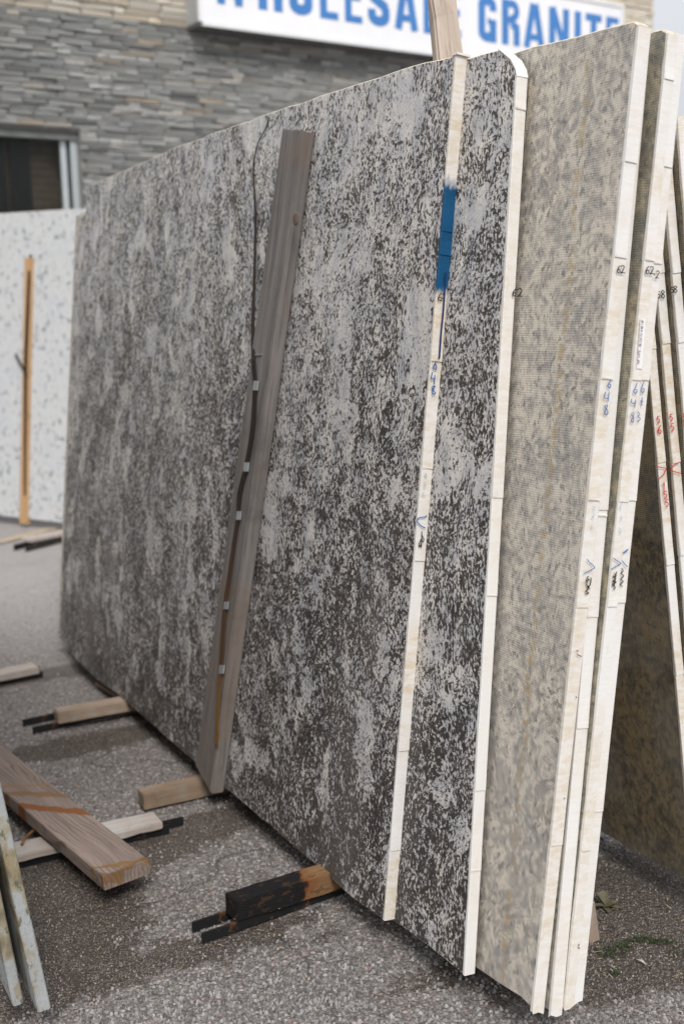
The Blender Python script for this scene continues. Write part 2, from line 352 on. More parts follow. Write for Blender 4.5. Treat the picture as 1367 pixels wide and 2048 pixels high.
# loose chips lying on and set in the asphalt
def chip(vs, fs, P, r, seed):
    k = 5 + int(R() * 2); base = len(vs); a0 = U(0, 6.28); st = U(.65, 1.0); th = U(0, 3.14)
    ring = []
    for i in range(k):
        a = a0 + i * 6.283 / k; rr = r * U(.75, 1.15); x, y = rr * math.cos(a), rr * math.sin(a) * st
        x, y = x * math.cos(th) - y * math.sin(th), x * math.sin(th) + y * math.cos(th); ring.append((x, y))
    for x, y in ring: vs.append((P.x + x, P.y + y, P.z - .002))
    tx, ty = U(-.25, .25), U(-.25, .25)
    for x, y in ring: vs.append((P.x + x * .62, P.y + y * .62, P.z + r * (U(.28, .5)) + (x * tx + y * ty)))
    for i in range(k): j = (i + 1) % k; fs.append((base + i, base + j, base + k + j, base + k + i))
    fs.append(tuple(base + k + i for i in range(k)))
vs, fs = [], []; cnt = 0
while cnt < 17000:
    px, py = U(-60, 1430), 1150 + 930 * R() ** .62
    P = G(px, py); dd = dirtiness(P) + mnoise.noise(P * 6) * .35
    if R() < dd * 1.15: 
        if R() > .25: continue
        r = U(.0009, .0024)
    else: r = U(.0016, .0048) * (1.25 if R() < .12 else 1)
    P = Vector((P.x, P.y, mnoise.noise(Vector((P.x, P.y, 0)) * 2.1) * .004)); chip(vs, fs, P, r, cnt); cnt += 1
m = NT('stone_chips', .75, .3)
col = m.ramp(m.rnd(), [(0, (.10, .092, .088)), (.25, (.17, .158, .15)), (.5, (.25, .235, .23)), (.72, (.33, .315, .31)), (.86, (.38, .365, .355)), (.965, (.44, .425, .41)), (.985, (.42, .34, .30)), (.992, (.33, .18, .14)), (1, (.10, .09, .09))])
chips_mat = m.done(m.mix(m.noise(m.obj, 300, 2), col, m.mix(1, col, (.7, .7, .7), 'MULTIPLY')))
g_ = link('gravel', mesh(vs, fs), chips_mat); tag(g_, 'loose pale stone chips scattered over the asphalt', 'gravel', kind='stuff')

# ------------------------------------------------------------------ building
w3 = ray(4157, 539); WD = Vector((w3.x, w3.y, 0)).normalized()
r0 = ray(70, 400) * 8.5; WO = Vector((r0.x, r0.y, 0)); WM = frame(WO, WD, UP); WNRM = Vector((-WD.y, WD.x, 0))
def wall_sz(px, py, off=0.0):                                         # s, z on the wall plane (off = metres proud of it)
    P = ON(px, py, WO - WNRM * off, WNRM); return (P - WO).dot(WD), P.z
mortar = plain('grey_mortar', (.24, .24, .225), .9, .2, 9)
def ledge(name, stops):
    m = NT(name, .85, .2); r_ = m.rnd(); c = m.ramp(r_, stops)
    nz = m.noise(m.map(m.obj, (1, 1, 2.2)), 30, 6, .75); c = m.mix(m.step(nz, .35, .7, 0, .6), c, m.mix(1, c, (.55, .56, .56), 'MULTIPLY'))
    c = m.mix(m.step(m.noise(m.map(m.obj, (1, 1, 1), (4, 4, 4)), 6, 4, .6), .60, .74, 0, .5), c, (.36, .27, .17))
    m.bump(nz, .012, 1.0); return m.done(c)
slate = ledge('grey_ledge_stone', [(0, (.27, .275, .27)), (.2, (.36, .365, .35)), (.45, (.43, .435, .42)), (.7, (.49, .49, .475)), (.84, (.37, .385, .38)), (.95, (.56, .545, .51)), (1, (.50, .42, .33))])
cream = ledge('cream_ledge_stone', [(0, (.64, .56, .44)), (.3, (.74, .67, .56)), (.6, (.78, .73, .64)), (.85, (.68, .59, .46)), (1, (.79, .76, .70))])
building = thing('building', WM, 'shop building clad in grey ledge stone with a cream stone band on top', 'building')
ZCUT, SEND = wall_sz(180, 33)[1], wall_sz(1303, 5)[0]
WS1 = wall_sz(163, 340)[0]; WZ1 = wall_sz(90, 259)[1]; WS0, WZ0 = WS1 - 2.3, 1.15
bw = bmesh.new()
def addbox(bm, x0, x1, y0, y1, z0, z1):
    vs_ = [bm.verts.new((x, y, z)) for x in (x0, x1) for y in (y0, y1) for z in (z0, z1)]
    for f in ((0, 1, 3, 2), (4, 6, 7, 5), (0, 4, 5, 1), (2, 3, 7, 6), (0, 2, 6, 4), (1, 5, 7, 3)): bm.faces.new([vs_[i] for i in f])
addbox(bw, -7, WS0, 0, .25, 0, 5.6); addbox(bw, WS1, SEND - .02, 0, .25, 0, 5.6); addbox(bw, WS0, WS1, 0, .25, 0, WZ0); addbox(bw, WS0, WS1, 0, .25, WZ1, 5.6)
addbox(bw, SEND - .27, SEND - .02, .25, 6, 0, 5.6)
link('wall', bm_mesh(bw), mortar, building)
protos = {}
def stone_mesh(kind, i):
    if (kind, i) not in protos:
        bm = bmesh.new(); bmesh.ops.create_cube(bm, size=1)
        for v in bm.verts:
            v.co += Vector((0, .5, 0))
            if v.co.y < .5: v.co.x *= U(.93, 1); v.co.z *= U(.80, 1); v.co.y -= U(0, .35)
        me_ = bm_mesh(bm, 'stone'); me_.materials.append(slate if kind == 'g' else cream); protos[(kind, i)] = me_
    return protos[(kind, i)]
stones = []
z = 0.02
while z < 5.55:
    band = 'g' if z < ZCUT else 'c'
    h_ = U(.020, .042) if band == 'g' else U(.03, .07)
    if band == 'g' and z + h_ > ZCUT - .012: h_ = ZCUT - z
    s = -6.9 + U(0, .2)
    while s < SEND:
        l_ = U(.08, .30)
        e = min(s + l_, SEND)
        if not (z + h_ > WZ0 and z < WZ1 and e > WS0 and s < WS1): stones.append((s, e, z, z + h_, band))
        elif s < WS0 - .04: stones.append((s, WS0, z, z + h_, band))
        elif e > WS1 + .04: stones.append((WS1, e, z, z + h_, band))
        s = e
    z += h_
def seen(st):
    s_, z_ = (st[0] + st[1]) / 2, (st[2] + st[3]) / 2
    return -.35 < s_ < 3.6 and z_ > 1.95 + max(0, s_ - .4) * .42 and z_ < 3.75 and not (s_ > 1.45 and z_ > 3.52) and st[3] - st[2] > .012
vis = sorted([s for s in stones if seen(s)], key=lambda s: -(s[1] - s[0]) * (s[3] - s[2]) / (9 + (s[0] + s[1]) * .5) ** 2)[:300]; vset = set(vis)
for st in vis:
    a, b, z0_, z1_, k = st
    o = bpy.data.objects.new('stone', stone_mesh(k, int(R() * 10))); COL.objects.link(o); o.parent = building
    o.location = ((a + b) / 2, -U(.012, .030), (z0_ + z1_) / 2); o.scale = (b - a - .004, .05, z1_ - z0_ - .004); o.rotation_euler = (U(-.03, .03), 0, U(-.02, .02))
for kind_, mt, nm in (('g', slate, 'grey_stonework'), ('c', cream, 'cream_stonework')):
    vs, fs = [], []
    for st in stones:
        if st in vset or st[4] != kind_: continue
        a, b, z0_, z1_, k = st; y = U(.012, .030); n0 = len(vs); g = .002
        q = [U(-.004, .012) for _ in range(4)]
        vs += [(a + g, 0.01, z0_ + g), (b - g, 0.01, z0_ + g), (b - g, 0.01, z1_ - g), (a + g, 0.01, z1_ - g),
               (a + g, -y - q[0], z0_ + g + .002), (b - g, -y - q[1], z0_ + g + .002), (b - g, -y - q[2], z1_ - g - .002), (a + g, -y - q[3], z1_ - g - .002)]
        fs += [(n0 + 4, n0 + 5, n0 + 6, n0 + 7), (n0, n0 + 1, n0 + 5, n0 + 4), (n0 + 1, n0 + 2, n0 + 6, n0 + 5), (n0 + 2, n0 + 3, n0 + 7, n0 + 6), (n0 + 3, n0, n0 + 4, n0 + 7)]
    o = link(nm, mesh(vs, fs), mt, building); tag(o, kind='stuff')
# window
alu = plain('pale_aluminium', (.50, .54, .55), .35, .06, 5, .5, .4); black = plain('black_frame_paint', (.015, .015, .015), .4, .2, 6)
brown = plain('brown_blind', (.11, .082, .062), .7, .15, 10); darkin = plain('dark_room', (.018, .016, .015), .9, .2, 4)
win = link('window', bm_mesh(box_bm(WS0 - .0, WS1, .20, .24, WZ0, WZ1)), darkin, building)
bf = bmesh.new(); F_ = .055
addbox(bf, WS1 - F_, WS1 - .003, .05, .13, WZ0 + .003, WZ1 - .06); addbox(bf, WS0 + .003, WS0 + F_, .05, .13, WZ0 + .003, WZ1 - .06); addbox(bf, WS0 + F_, WS1 - F_, .05, .13, WZ0 + .003, WZ0 + F_)
addbox(bf, WS1 - F_ * 2.3, WS1 - F_ * 1.5, .075, .12, WZ0 + F_, WZ1 - .06)
link('frame', bm_mesh(bf), alu, win)
bl_ = bmesh.new(); addbox(bl_, WS0 + .003, WS1 - .003, .03, .14, WZ1 - .058, WZ1 - .003); link('head_rail', bm_mesh(bl_), plain('grey_head_rail', (.20, .21, .20), .5), win)
for px in (55, 5, -90):
    sc = wall_sz(px, 340)[0]; bb = bmesh.new(); addbox(bb, sc - .075, sc + .075, .14, .17, WZ0 + F_, WZ1 - .062); link('mullion', bm_mesh(bb), black, win)
nsl = 26
for i in range(nsl):
    zz = WZ0 + .03 + i * (WZ1 - WZ0 - .06) / nsl; bb = bmesh.new(); addbox(bb, WS0 + .01, WS1 - .01, .175, .19 , zz, zz + (WZ1 - WZ0 - .06) / nsl - .006)
    o = link('slat', bm_mesh(bb), brown, win)
m = NT('window_glass', .03, .22); m.b.inputs['Transmission Weight'].default_value = 1.0; m.b.inputs['IOR'].default_value = 1.2; glass = m.done((.75, .78, .76))
bb = bmesh.new(); addbox(bb, WS0 + F_, WS1 - F_, .09, .096, WZ0 + F_, WZ1 - .06); link('pane', bm_mesh(bb), glass, win)

# sign
SD = .22
s0, _ = wall_sz(370, 20); s1, zt = wall_sz(1246, 10, SD); _, zb0 = wall_sz(400, 50, SD); _, zb1 = wall_sz(857, 110, SD)
zb_ = (zb0 + zb1) / 2
SM = frame(WO + WD * s0 + UP * zb_ - WNRM * SD, WD, UP)               # local origin: lower left front corner
sign = thing('shop_sign', SM, 'white box sign reading WHOLESALE GRANITE in blue capitals above the grey stone', 'sign')
SW, SH = s1 - s0, zt - zb_
white = plain('white_sign_face', (.80, .80, .82), .4, .03, 3, .4); greym = plain('grey_sign_metal', (.42, .43, .43), .45, .1, 4, .5); dkm = plain('dark_sign_soffit', (.13, .13, .125), .6, .1, 4)
sb = bmesh.new(); addbox(sb, 0, SW, .012, SD - .01, .03, SH - .002); link('sign_box', bm_mesh(sb), greym, sign)
sb = bmesh.new(); addbox(sb, 0, SW, .006, SD - .01, .0, .028); link('soffit', bm_mesh(sb), dkm, sign)
sb = bmesh.new(); addbox(sb, .03, SW - .03, .004, .0115, .032, SH - .03); link('panel', bm_mesh(sb), white, sign)
sb = bmesh.new(); T_ = .03
addbox(sb, 0, T_ - .001, -.008, .011, 0.029, SH - .001); addbox(sb, SW - T_ + .001, SW, -.008, .011, 0.029, SH - .001); addbox(sb, T_, SW - T_, -.007, .0115, SH - T_ + .002, SH); addbox(sb, T_, SW - T_, -.007, .0115, .0, .028)
link('trim', bm_mesh(sb), plain('white_sign_trim', (.74, .75, .76), .35, .04, 3, .5), sign)
def ribbon(pts, w, closed=False, taper=None):
    """mitred strip round a centre line -> verts, faces (2d)"""
    P = [Vector(p) for p in pts]; n = len(P); vs_, fs_ = [], []
    for i in range(n):
        a = P[i - 1] if (i or closed) else P[0]; b = P[(i + 1) % n] if (i < n - 1 or closed) else P[-1]
        d1 = (P[i] - a); d2 = (b - P[i])
        if d1.length < 1e-9: d1 = d2
        if d2.length < 1e-9: d2 = d1
        d1 = d1.normalized(); d2 = d2.normalized(); t = (d1 + d2)
        if t.length < 1e-4: t = d1
        t.normalize(); nn = Vector((-t.y, t.x)); k = max(.5, nn.dot(Vector((-d1.y, d1.x))))
        ww = (taper[i] if taper else w) / 2 / k; vs_ += [P[i] + nn * ww, P[i] - nn * ww]
    for i in range(n if closed else n - 1):
        j = (i + 1) % n; fs_.append((2 * i, 2 * i + 1, 2 * j + 1, 2 * j))
    return vs_, fs_
def arc(cx, cy, rx, ry, a0, a1, n=8): return [(cx + rx * math.cos(math.radians(a0 + (a1 - a0) * i / n)), cy + ry * math.sin(math.radians(a0 + (a1 - a0) * i / n))) for i in range(n + 1)]
def glyph(ch, W, T):
    """heavy condensed capitals, height 1, width W, stem T; centre lines"""
    h = T / 2; H = T * .42; L_, Rr = h, W - h; o = []
    st = lambda p, w=T, c=False: o.append((p, w, c))
    rx = (W - T) / 2
    if ch == 'W':
        q = W / 4; t = T * .92
        for a, b in (((h * .9, 1), (q, 0)), ((2 * q, 1), (q, 0)), ((2 * q, 1), (3 * q, 0)), ((W - h * .9, 1), (3 * q, 0))): st([a, b], t)
    elif ch == 'H': st([(L_, 0), (L_, 1)]); st([(Rr, 0), (Rr, 1)]); st([(T, .52), (W - T, .52)], T * .85)
    elif ch == 'O': st(arc(W / 2, 1 - h - .10, rx, .10, 0, 180) + arc(W / 2, h + .10, rx, .10, 180, 360), T, True)
    elif ch == 'L': st([(L_, 0), (L_, 1)]); st([(T, H), (W, H)], T * .84)
    elif ch == 'E': st([(L_, 0), (L_, 1)]); st([(T, H), (W, H)], T * .84); st([(T, 1 - H), (W, 1 - H)], T * .84); st([(T, .52), (W * .92, .52)], T * .80)
    elif ch == 'S': st([(Rr, .66)] + arc(W / 2, 1 - h - .11, rx, .11, 0, 180) + [(L_, .66), (L_ + .04, .58), (Rr - .04, .42), (Rr, .34)] + arc(W / 2, h + .11, rx, .11, 0, -180) + [(L_, .34)])
    elif ch == 'A': st([(h * .8, 0), (W / 2 - h * .35, 1)], T * .92); st([(W - h * .8, 0), (W / 2 + h * .35, 1)], T * .92); st([(W * .3, .25), (W * .7, .25)], T * .7)
    elif ch == 'G': st([(Rr, .68)] + arc(W / 2, 1 - h - .11, rx, .11, 0, 180) + arc(W / 2, h + .11, rx, .11, 180, 330) ); st([(Rr, 0), (Rr, .5)]); st([(W * .52, .46), (W - T, .46)], T * .7)
    elif ch == 'R': st([(L_, 0), (L_, 1)]); st([(T, 1 - H), (W / 2 + .02, 1 - H)] + arc(Rr - .13, .76, .13, 1 - H - .76, 80, -80, 6) + [(T, .52)], T * .8); st([(W * .55, .48), (Rr - .01, .40), (Rr, .30), (Rr, 0)], T * .95)
    elif ch == 'N': st([(L_, 0), (L_, 1)]); st([(Rr, 0), (Rr, 1)]); st([(h * 1.1, 1), (W - h * 1.1, 0)], T * .9)
    elif ch == 'I': st([(W / 2, 0), (W / 2, 1)])
    elif ch == 'T': st([(W / 2, 0), (W / 2, 1 - T * .8)]); st([(0, 1 - H), (W, 1 - H)], T * .84)
    return o
blue = plain('blue_sign_vinyl', (.055, .20, .50), .4, .05, 3, .4)
LZ = wall_sz(980, 84, SD + .005)[1] - zb_; LH = wall_sz(980, -8, SD + .005)[1] - zb_ - LZ
for ch, xa, xb, ym in (('W', 425, 496, 5), ('H', 518, 566, 15), ('O', 580, 626, 28), ('L', 641, 677, 35), ('E', 691, 725, 40), ('S', 737, 780, 50), ('A', 791, 836, 60), ('L', 848, 880, 65), ('E', 888, 922, 60),
                       ('G', 957, 993, 60), ('R', 1004, 1040, 70), ('A', 1048, 1089, 80), ('N', 1098, 1138, 60), ('I', 1149, 1162, 60), ('T', 1171, 1203, 60), ('E', 1212, 1237, 50)):
    a = wall_sz(xa, ym, SD + .005)[0] - s0; b = wall_sz(xb, ym, SD + .005)[0] - s0; W_ = (b - a) / LH; vs, fs = [], []
    T0 = min(.205, W_ * .39) if ch != 'I' else W_
    if ch == 'W': T0 = .17
    for q, (pts, w_, c_) in enumerate(glyph(ch, W_, T0)):
        v_, f_ = ribbon(pts, w_, c_); k = len(vs)
        vs += [(a + p.x * LH, .0015 - q * .0004, LZ + p.y * LH) for p in v_]; fs += [tuple(k + i for i in f) for f in f_]
    o = link('letter', mesh(vs, fs), blue, sign)
    o.modifiers.new('thick', 'SOLIDIFY').thickness = .003

# ------------------------------------------------------------------ slabs
cream_resin = plain('cream_resin_rim', (.60, .52, .40), .5, .25, 60)
dark_rim = plain('grey_sawn_rim', (.30, .28, .25), .6, .35, 50)
class Slab:
    def __init__(s, name, off, lean, t, outline, label, face, rim, mat_sides=None, px_extra=None, zb=ZB, group=None, jitter=.0018, seed=1, cat='stone slab'):
        """off: metres right of the front slab's foot line; lean: degrees to the right; outline: sight-line pixels or ('x', z) metres"""
        s.t = t; s.P0 = NB + N * off; s.P0.z = zb; l_ = math.radians(lean)
        s.up = (UP * math.cos(l_) + N * math.sin(l_)).normalized(); s.M = frame(s.P0, D, s.up); s.nrm = Vector((s.M[0][1], s.M[1][1], s.M[2][1]))
        s.inv = s.M.inverted(); s.root = thing(name, s.M, label, cat, group)
        pts = [s.loc2(*p) if abs(p[0]) > 5 or abs(p[1]) > 5 else p for p in outline]; s.pts = pts
        rnd_ = random.Random(seed); dense = []
        for i, (a, b) in enumerate(zip(pts, pts[1:] + pts[:1])):
            n_ = max(1, int(math.dist(a, b) / .05)); 
            if abs(a[0] - b[0]) < .3 and n_ > 12: n_ = 1
            dx, dz = b[0] - a[0], b[1] - a[1]; ln = math.hypot(dx, dz) or 1
            for k in range(n_):
                f = k / n_; j = rnd_.uniform(-1, 1) * jitter if k else 0
                dense.append((a[0] + dx * f - dz / ln * j, a[1] + dz * f + dx / ln * j))
        me_ = bm_mesh(prism_bm(dense, 0.0, -t, bevel=.0022, bevmat=1, sidemat=1), name)
        s.body = link('slab_body', me_, [face, rim], s.root)
    def loc(s, P): return s.inv @ P
    def loc2(s, px, py):
        q = s.inv @ ON(px, py, s.P0, s.nrm); return (q.x, q.z)
    def edge(s, bl, tl, tapem, folds, tip=0.0, wrap=.005, top_ext=0, seed=3, out=.0012):
        """white film wrapped over the near end, in overlapping lengths"""
        a = Vector(s.loc2(*bl)); b = Vector(s.loc2(*tl)); s.ea, s.eb = a, b; rr = random.Random(seed)
        zs = [0.0] + sorted([(s.zpx(f) - a.y) / (b.y - a.y) for f in folds]) + [1.0]
        for i in range(len(zs) - 1):
            f0, f1 = zs[i], zs[i + 1]; f1o = min(1.0, f1); n_ = max(4, int((f1 - f0) * 40)); vs_, fs_ = [], []
            for k in range(n_ + 1):
                f = f0 + (f1o - f0) * k / n_; c = a.lerp(b, f)
                pr = out + .0016 * (1 - k / n_) ** 6 * (1 if i else .3) + rr.uniform(0, .0004)       # lower end lifts off the length below it
                zdrop = (.002 if (i and k == 0) else 0)
                for y, dx in ((.0005, wrap + rr.uniform(-.001, .0015)), (.0009, -pr * .4), (-.0001, -pr), (-s.t * .5, -pr - rr.uniform(-.0002, .0003)), (-s.t + .0002, -pr), (-s.t - .0009, -pr * .3), (-s.t - .0006, wrap)):
                    jz = 0
                    if i == 0 and k == 0: jz = -tip * rr.uniform(.1, 1)
                    vs_.append((c.x + dx, y, c.y - zdrop + jz))
            for k in range(n_):
                for q in range(6): m_ = k * 7 + q; fs_.append((m_, m_ + 1, m_ + 8, m_ + 7))
            link('edge_film', mesh(vs_, fs_), tapem, s.root)
            if i:                                                                                     # folded lip where two lengths meet
                c = a.lerp(b, f0); bb = box_bm(-.0032, -.0008, -s.t * .97, .0002, -.0012, .0006, jit=.0004, seed=i)
                for v in bb.verts: v.co += Vector((c.x, 0, c.y + v.co.y * .10 + .0012))
                link('film_fold', bm_mesh(bb), tapem, s.root)
    def zpx(s, py):
        a, b = s.ea, s.eb                                   # height on the edge line at image row py
        lo, hi = 0.0, 1.0
        for _ in range(40):
            f = (lo + hi) / 2; c = a.lerp(b, f); w = s.M @ Vector((c.x, 0, c.y)); v = w - CAM; yy = 1024 - FPX * v.dot(VU) / v.dot(VF)
            if yy > py: lo = f
            else: hi = f
        return a.lerp(b, lo).y
    def write(s, name, strokes, w, mat, lift=.0052):
        """pen strokes drawn on the film of the near end"""
        a = s.M @ Vector((s.ea.x, 0, s.ea.y)); b = s.M @ Vector((s.eb.x, 0, s.eb.y)); e = (b - a).normalized(); nn = e.cross(s.nrm).normalized()
        if nn.dot(CAM - a) < 0: nn = -nn
        P = a + nn * lift; vs_, fs_ = [], []
        for si, st in enumerate(strokes):
            ww = w
            if isinstance(st, dict): ww = st['w']; st = st['p']
            if len(st) > 2: st = smooth_line(st)
            v_, f_ = ribbon(st, ww); k = len(vs_)
            vs_ += [s.inv @ (ON(p.x, p.y, P + nn * si * .00012, nn)) for p in v_]; fs_ += [tuple(k + i for i in f) for f in f_]
        return link(name, mesh(vs_, fs_), mat, s.root)
def smooth_line(p, n=5):
    P = [Vector(q) for q in p]; o = []
    for i in range(len(P) - 1):
        a = P[max(0, i - 1)]; b = P[i]; c = P[i + 1]; d = P[min(len(P) - 1, i + 2)]
        for k in range(n):
            t = k / n; o.append(.5 * ((2 * b) + (c - a) * t + (2 * a - 5 * b + 4 * c - d) * t * t + (3 * b - a - 3 * c + d) * t ** 3))
    return [tuple(q) for q in o] + [tuple(P[-1])]
def digit(ch, x, y, w, h, rot=0.0):
    g = {'6': [[(.85, .02), (.35, .3), (.08, .7), (.3, 1), (.75, .95), (.8, .68), (.45, .56), (.12, .75)]], '2': [[(.08, .2), (.35, 0), (.75, .12), (.7, .42), (.3, .8), (.05, .98), (.5, .95), (1, 1.0)]],
         '5': [[(.9, .03), (.25, .03)], [(.25, .03), (.18, .42), (.6, .4), (.85, .65), (.65, .95), (.08, 1)]], '8': [[(.75, .12), (.4, .0), (.15, .2), (.45, .45), (.85, .72), (.55, 1), (.1, .85), (.35, .5), (.78, .25), (.75, .12)]],
         '3': [[(.1, .1), (.6, .0), (.8, .2), (.35, .46)], [(.35, .46), (.85, .65), (.7, .95), (.1, 1)]], '4': [[(.2, 0), (.15, .5), (.9, .5)], [(.75, .2), (.72, 1)]], '1': [[(.2, .2), (.6, 0), (.55, 1)]], ',': [[(.6, .8), (.2, 1.2)]],
         '0': [[(.5, 0), (.1, .5), (.5, 1), (.9, .5), (.5, 0)]], '7': [[(.05, .05), (.9, .05), (.35, 1)]], '9': [[(.85, .4), (.4, .5), (.15, .25), (.5, 0), (.85, .2), (.7, 1)]]}[ch]
    c, s_ = math.cos(rot), math.sin(rot)
    return [[(x + (u * w) * c - (v * h) * s_, y + (u * w) * s_ + (v * h) * c) for u, v in st] for st in g]
ink_k = plain('black_marker', (.012, .010, .014), .5, .1, 9); ink_b = plain('blue_marker', (.015, .11, .36), .5, .1, 9); ink_fade = plain('faded_blue_marker', (.42, .46, .58), .6, .1, 9)
ink_r = plain('red_marker', (.50, .02, .025), .5, .1, 9); ink_v = plain('violet_print', (.10, .06, .16), .6, .1, 9); ink_navy = plain('navy_paint_run', (.01, .03, .12), .4, .1, 9); rust_dot = plain('rust_brown_spot', (.12, .03, .02), .8, .2, 9)

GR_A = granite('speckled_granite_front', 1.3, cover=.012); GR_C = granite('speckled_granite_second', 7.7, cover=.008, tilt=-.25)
LEAN = 6.3
# front slab
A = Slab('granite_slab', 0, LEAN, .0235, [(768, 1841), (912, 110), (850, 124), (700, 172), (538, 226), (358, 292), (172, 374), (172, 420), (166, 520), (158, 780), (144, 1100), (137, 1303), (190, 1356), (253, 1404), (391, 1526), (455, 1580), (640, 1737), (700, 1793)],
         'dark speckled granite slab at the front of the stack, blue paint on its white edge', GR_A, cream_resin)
A.edge((768, 1841), (912, 110), tape('edge_film_front', 1.1, .75, (0, 0)), [720, 935, 1120, 507, 460, 1500, 1700], seed=5)
bz0, bz1 = A.zpx(583), A.zpx(366)
A_tape = tape('edge_film_blue', 1.1, .75, (bz0, bz1))
for o in A.root.children:
    if o.name.startswith(('edge_film', 'film_fold')): o.data.materials[0] = A_tape; o['label'] = 'white and yellowed film wrapped over the slab end, partly painted blue'
cap = box_bm(-.006, .012, -.0275, .003, -.002, .002, jit=.0006); c = A.eb
for v in cap.verts: v.co += Vector((c.x, 0, c.y + .002))
link('film_cap', bm_mesh(cap), A_tape, A.root)
A.write('pen_number', digit('6', 875, 586, 9, 15) + [[(884, 588), (887, 589)], [(883, 596), (886, 597)]], 1.7, ink_k)
A.write('paint_run', [[(891, 545), (886, 620), (882, 660), (878, 714)], [(879, 714), (876, 717)]], 3.4, ink_navy)
A.write('pen_number', [[(873, 722), (868, 729), (866, 736), (871, 739), (872, 731), (868, 729)], [(864, 744), (862, 757), (868, 757)], [(869, 750), (868, 768)], [(870, 772), (864, 774), (866, 781), (870, 786), (865, 788), (865, 779), (870, 772)]], 1.9, ink_b)
A.write('faded_number', [[(851, 946), (849, 951), (853, 953), (851, 946)], [(847, 964), (852, 967), (847, 972), (851, 976)], [(846, 984), (845, 990), (851, 991)]], 1.2, ink_fade)
A.write('pen_tick', [[(853, 1031), (849, 1034), (846, 1034)], [(848, 1034), (837, 1036), (834, 1043), (842, 1052), (850, 1056)]], 2.0, ink_b)
A.write('pen_scribble', [[(843, 1062), (843, 1080), (840, 1092), (837, 1092), (839, 1084), (843, 1076)], [(843, 1070), (847, 1078), (845, 1084), (842, 1080)], [(838, 1090), (842, 1094), (842, 1086)]], 1.5, ink_k)

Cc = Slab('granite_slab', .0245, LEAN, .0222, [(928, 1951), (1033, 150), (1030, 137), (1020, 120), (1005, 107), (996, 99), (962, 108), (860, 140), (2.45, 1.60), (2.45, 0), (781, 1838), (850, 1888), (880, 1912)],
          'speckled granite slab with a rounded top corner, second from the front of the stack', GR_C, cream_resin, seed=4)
TC = tape('edge_film_white', 4.2, .35)
Cc.edge((928, 1951), (1033, 150), TC, [215, 993, 1190, 1580, 1741], seed=9)
vs, fs = [], []                                                         # film carried round the rounded corner
cr_ = [Cc.loc2(*p) for p in ((1034, 152), (1031, 137), (1022, 119), (1006, 105), (996, 97.5))]
for x, z in cr_: vs += [(x - .001, .002, z), (x - .0015, -.0224, z + .001)]
fs = [(2 * i, 2 * i + 1, 2 * i + 3, 2 * i + 2) for i in range(len(cr_) - 1)]
o = link('edge_film', mesh(vs, fs), TC, Cc.root); o.modifiers.new('t', 'SOLIDIFY').thickness = .0015
bb = box_bm(-.0045, .006, -.0245, .0015, -.004, .004, bevel=.0015, cuts=3, jit=.0015, seed=6)
q = Cc.loc2(1035, 142)
for v in bb.verts: v.co += Vector((q[0], 0, q[1]))
bb.free()
Cc.write('pen_number', digit('6', 1024, 577, 8, 15) + digit('2', 1034, 577, 11, 16), 1.9, ink_k)
# loose net strip hanging behind the second slab's edge
vs, fs = [], []
P_ = Cc.loc2(1040, 150); z1 = P_[1]; x1 = P_[0]; z0 = z1 - .11
def thread(p, q, r):
    k = len(vs); d = (Vector(q) - Vector(p)).normalized(); s1 = d.cross(Vector((0, 0, 1))) if abs(d.z) < .9 else Vector((0, 1, 0)); s1 = s1.normalized() * r; s2 = d.cross(s1).normalized() * r
    for c_ in (p, q): vs.extend([Vector(c_) + s1, Vector(c_) + s2, Vector(c_) - s1, Vector(c_) - s2])
    fs.extend([(k + i, k + (i + 1) % 4, k + 4 + (i + 1) % 4, k + 4 + i) for i in range(4)])
for i in range(4): thread((x1 + .002 + .0005 * i, -.0245 - .0032 * i, z1 - .012 * (i > 1)), (x1 + .004 - .0005 * i, -.0245 - .0028 * i, z0 + .022 * i), .00035)
for i in range(26): zz = z1 - .004 - i * .0042; thread((x1 + .002, -.0235, zz), (x1 + .004, -.0245 - .0032 * (3 if i < 16 else 2 if i < 22 else 1), zz + U(-.0006, .0006)), .0003)
o = link('loose_net', mesh(vs, fs), cream_resin, Cc.root); o['kind'] = 'stuff'

pale, greyc, yel = (.61, .545, .45), (.235, .22, .205), (.45, .37, .24)
D1o = .060
tmpP = NB + N * D1o
NET1 = None
def vein_fit(sl, pa, pb):
    a = sl.loc2(*pa); b = sl.loc2(*pb); return (a[0], a[1], (b[0] - a[0]) / (b[1] - a[1]))
D1 = Slab('netted_slab', D1o, LEAN, .0245, [(1058, 2012), (1064, 2022), (1276, 48), (1267, 42), (1217, 54), (1100, 85), (960, 121), (2.6, 1.62), (2.6, 0), (952, 1936), (1040, 1994)],
          'pale beige net backed slab with 62 on its white edge, beside the rounded speckled slab', cream_resin, cream_resin, seed=8)
D1.body.data.materials[0] = netted('net_backed_stone', 3.1, pale, greyc, yel, .40, vein_fit(D1, (1172, 180), (1012, 1850)))
TD = tape('edge_film_beige', 2.7, .6)
D1.edge((1064, 2022), (1277, 52), TD, [511, 755, 998, 1213, 1690, 320], tip=.012, seed=12)
D1.write('pen_number', digit('6', 1233, 531, 7, 14) + digit('2', 1240, 531, 9, 15), 1.9, ink_k)
D1.write('pen_number', [[(1221, 759), (1217, 766), (1214, 771), (1218, 776), (1220, 770), (1216, 768)], [(1210, 783), (1208, 796), (1216, 796)], [(1217, 783), (1215, 803)], [(1214, 810), (1208, 813), (1213, 820), (1214, 828), (1209, 829), (1209, 822), (1214, 812)]], 1.7, ink_b)
D1.write('pen_tick', [[(1173, 1118), (1177, 1124), (1183, 1129), (1188, 1135), (1186, 1137), (1175, 1143), (1166, 1147)]], 1.6, ink_b)
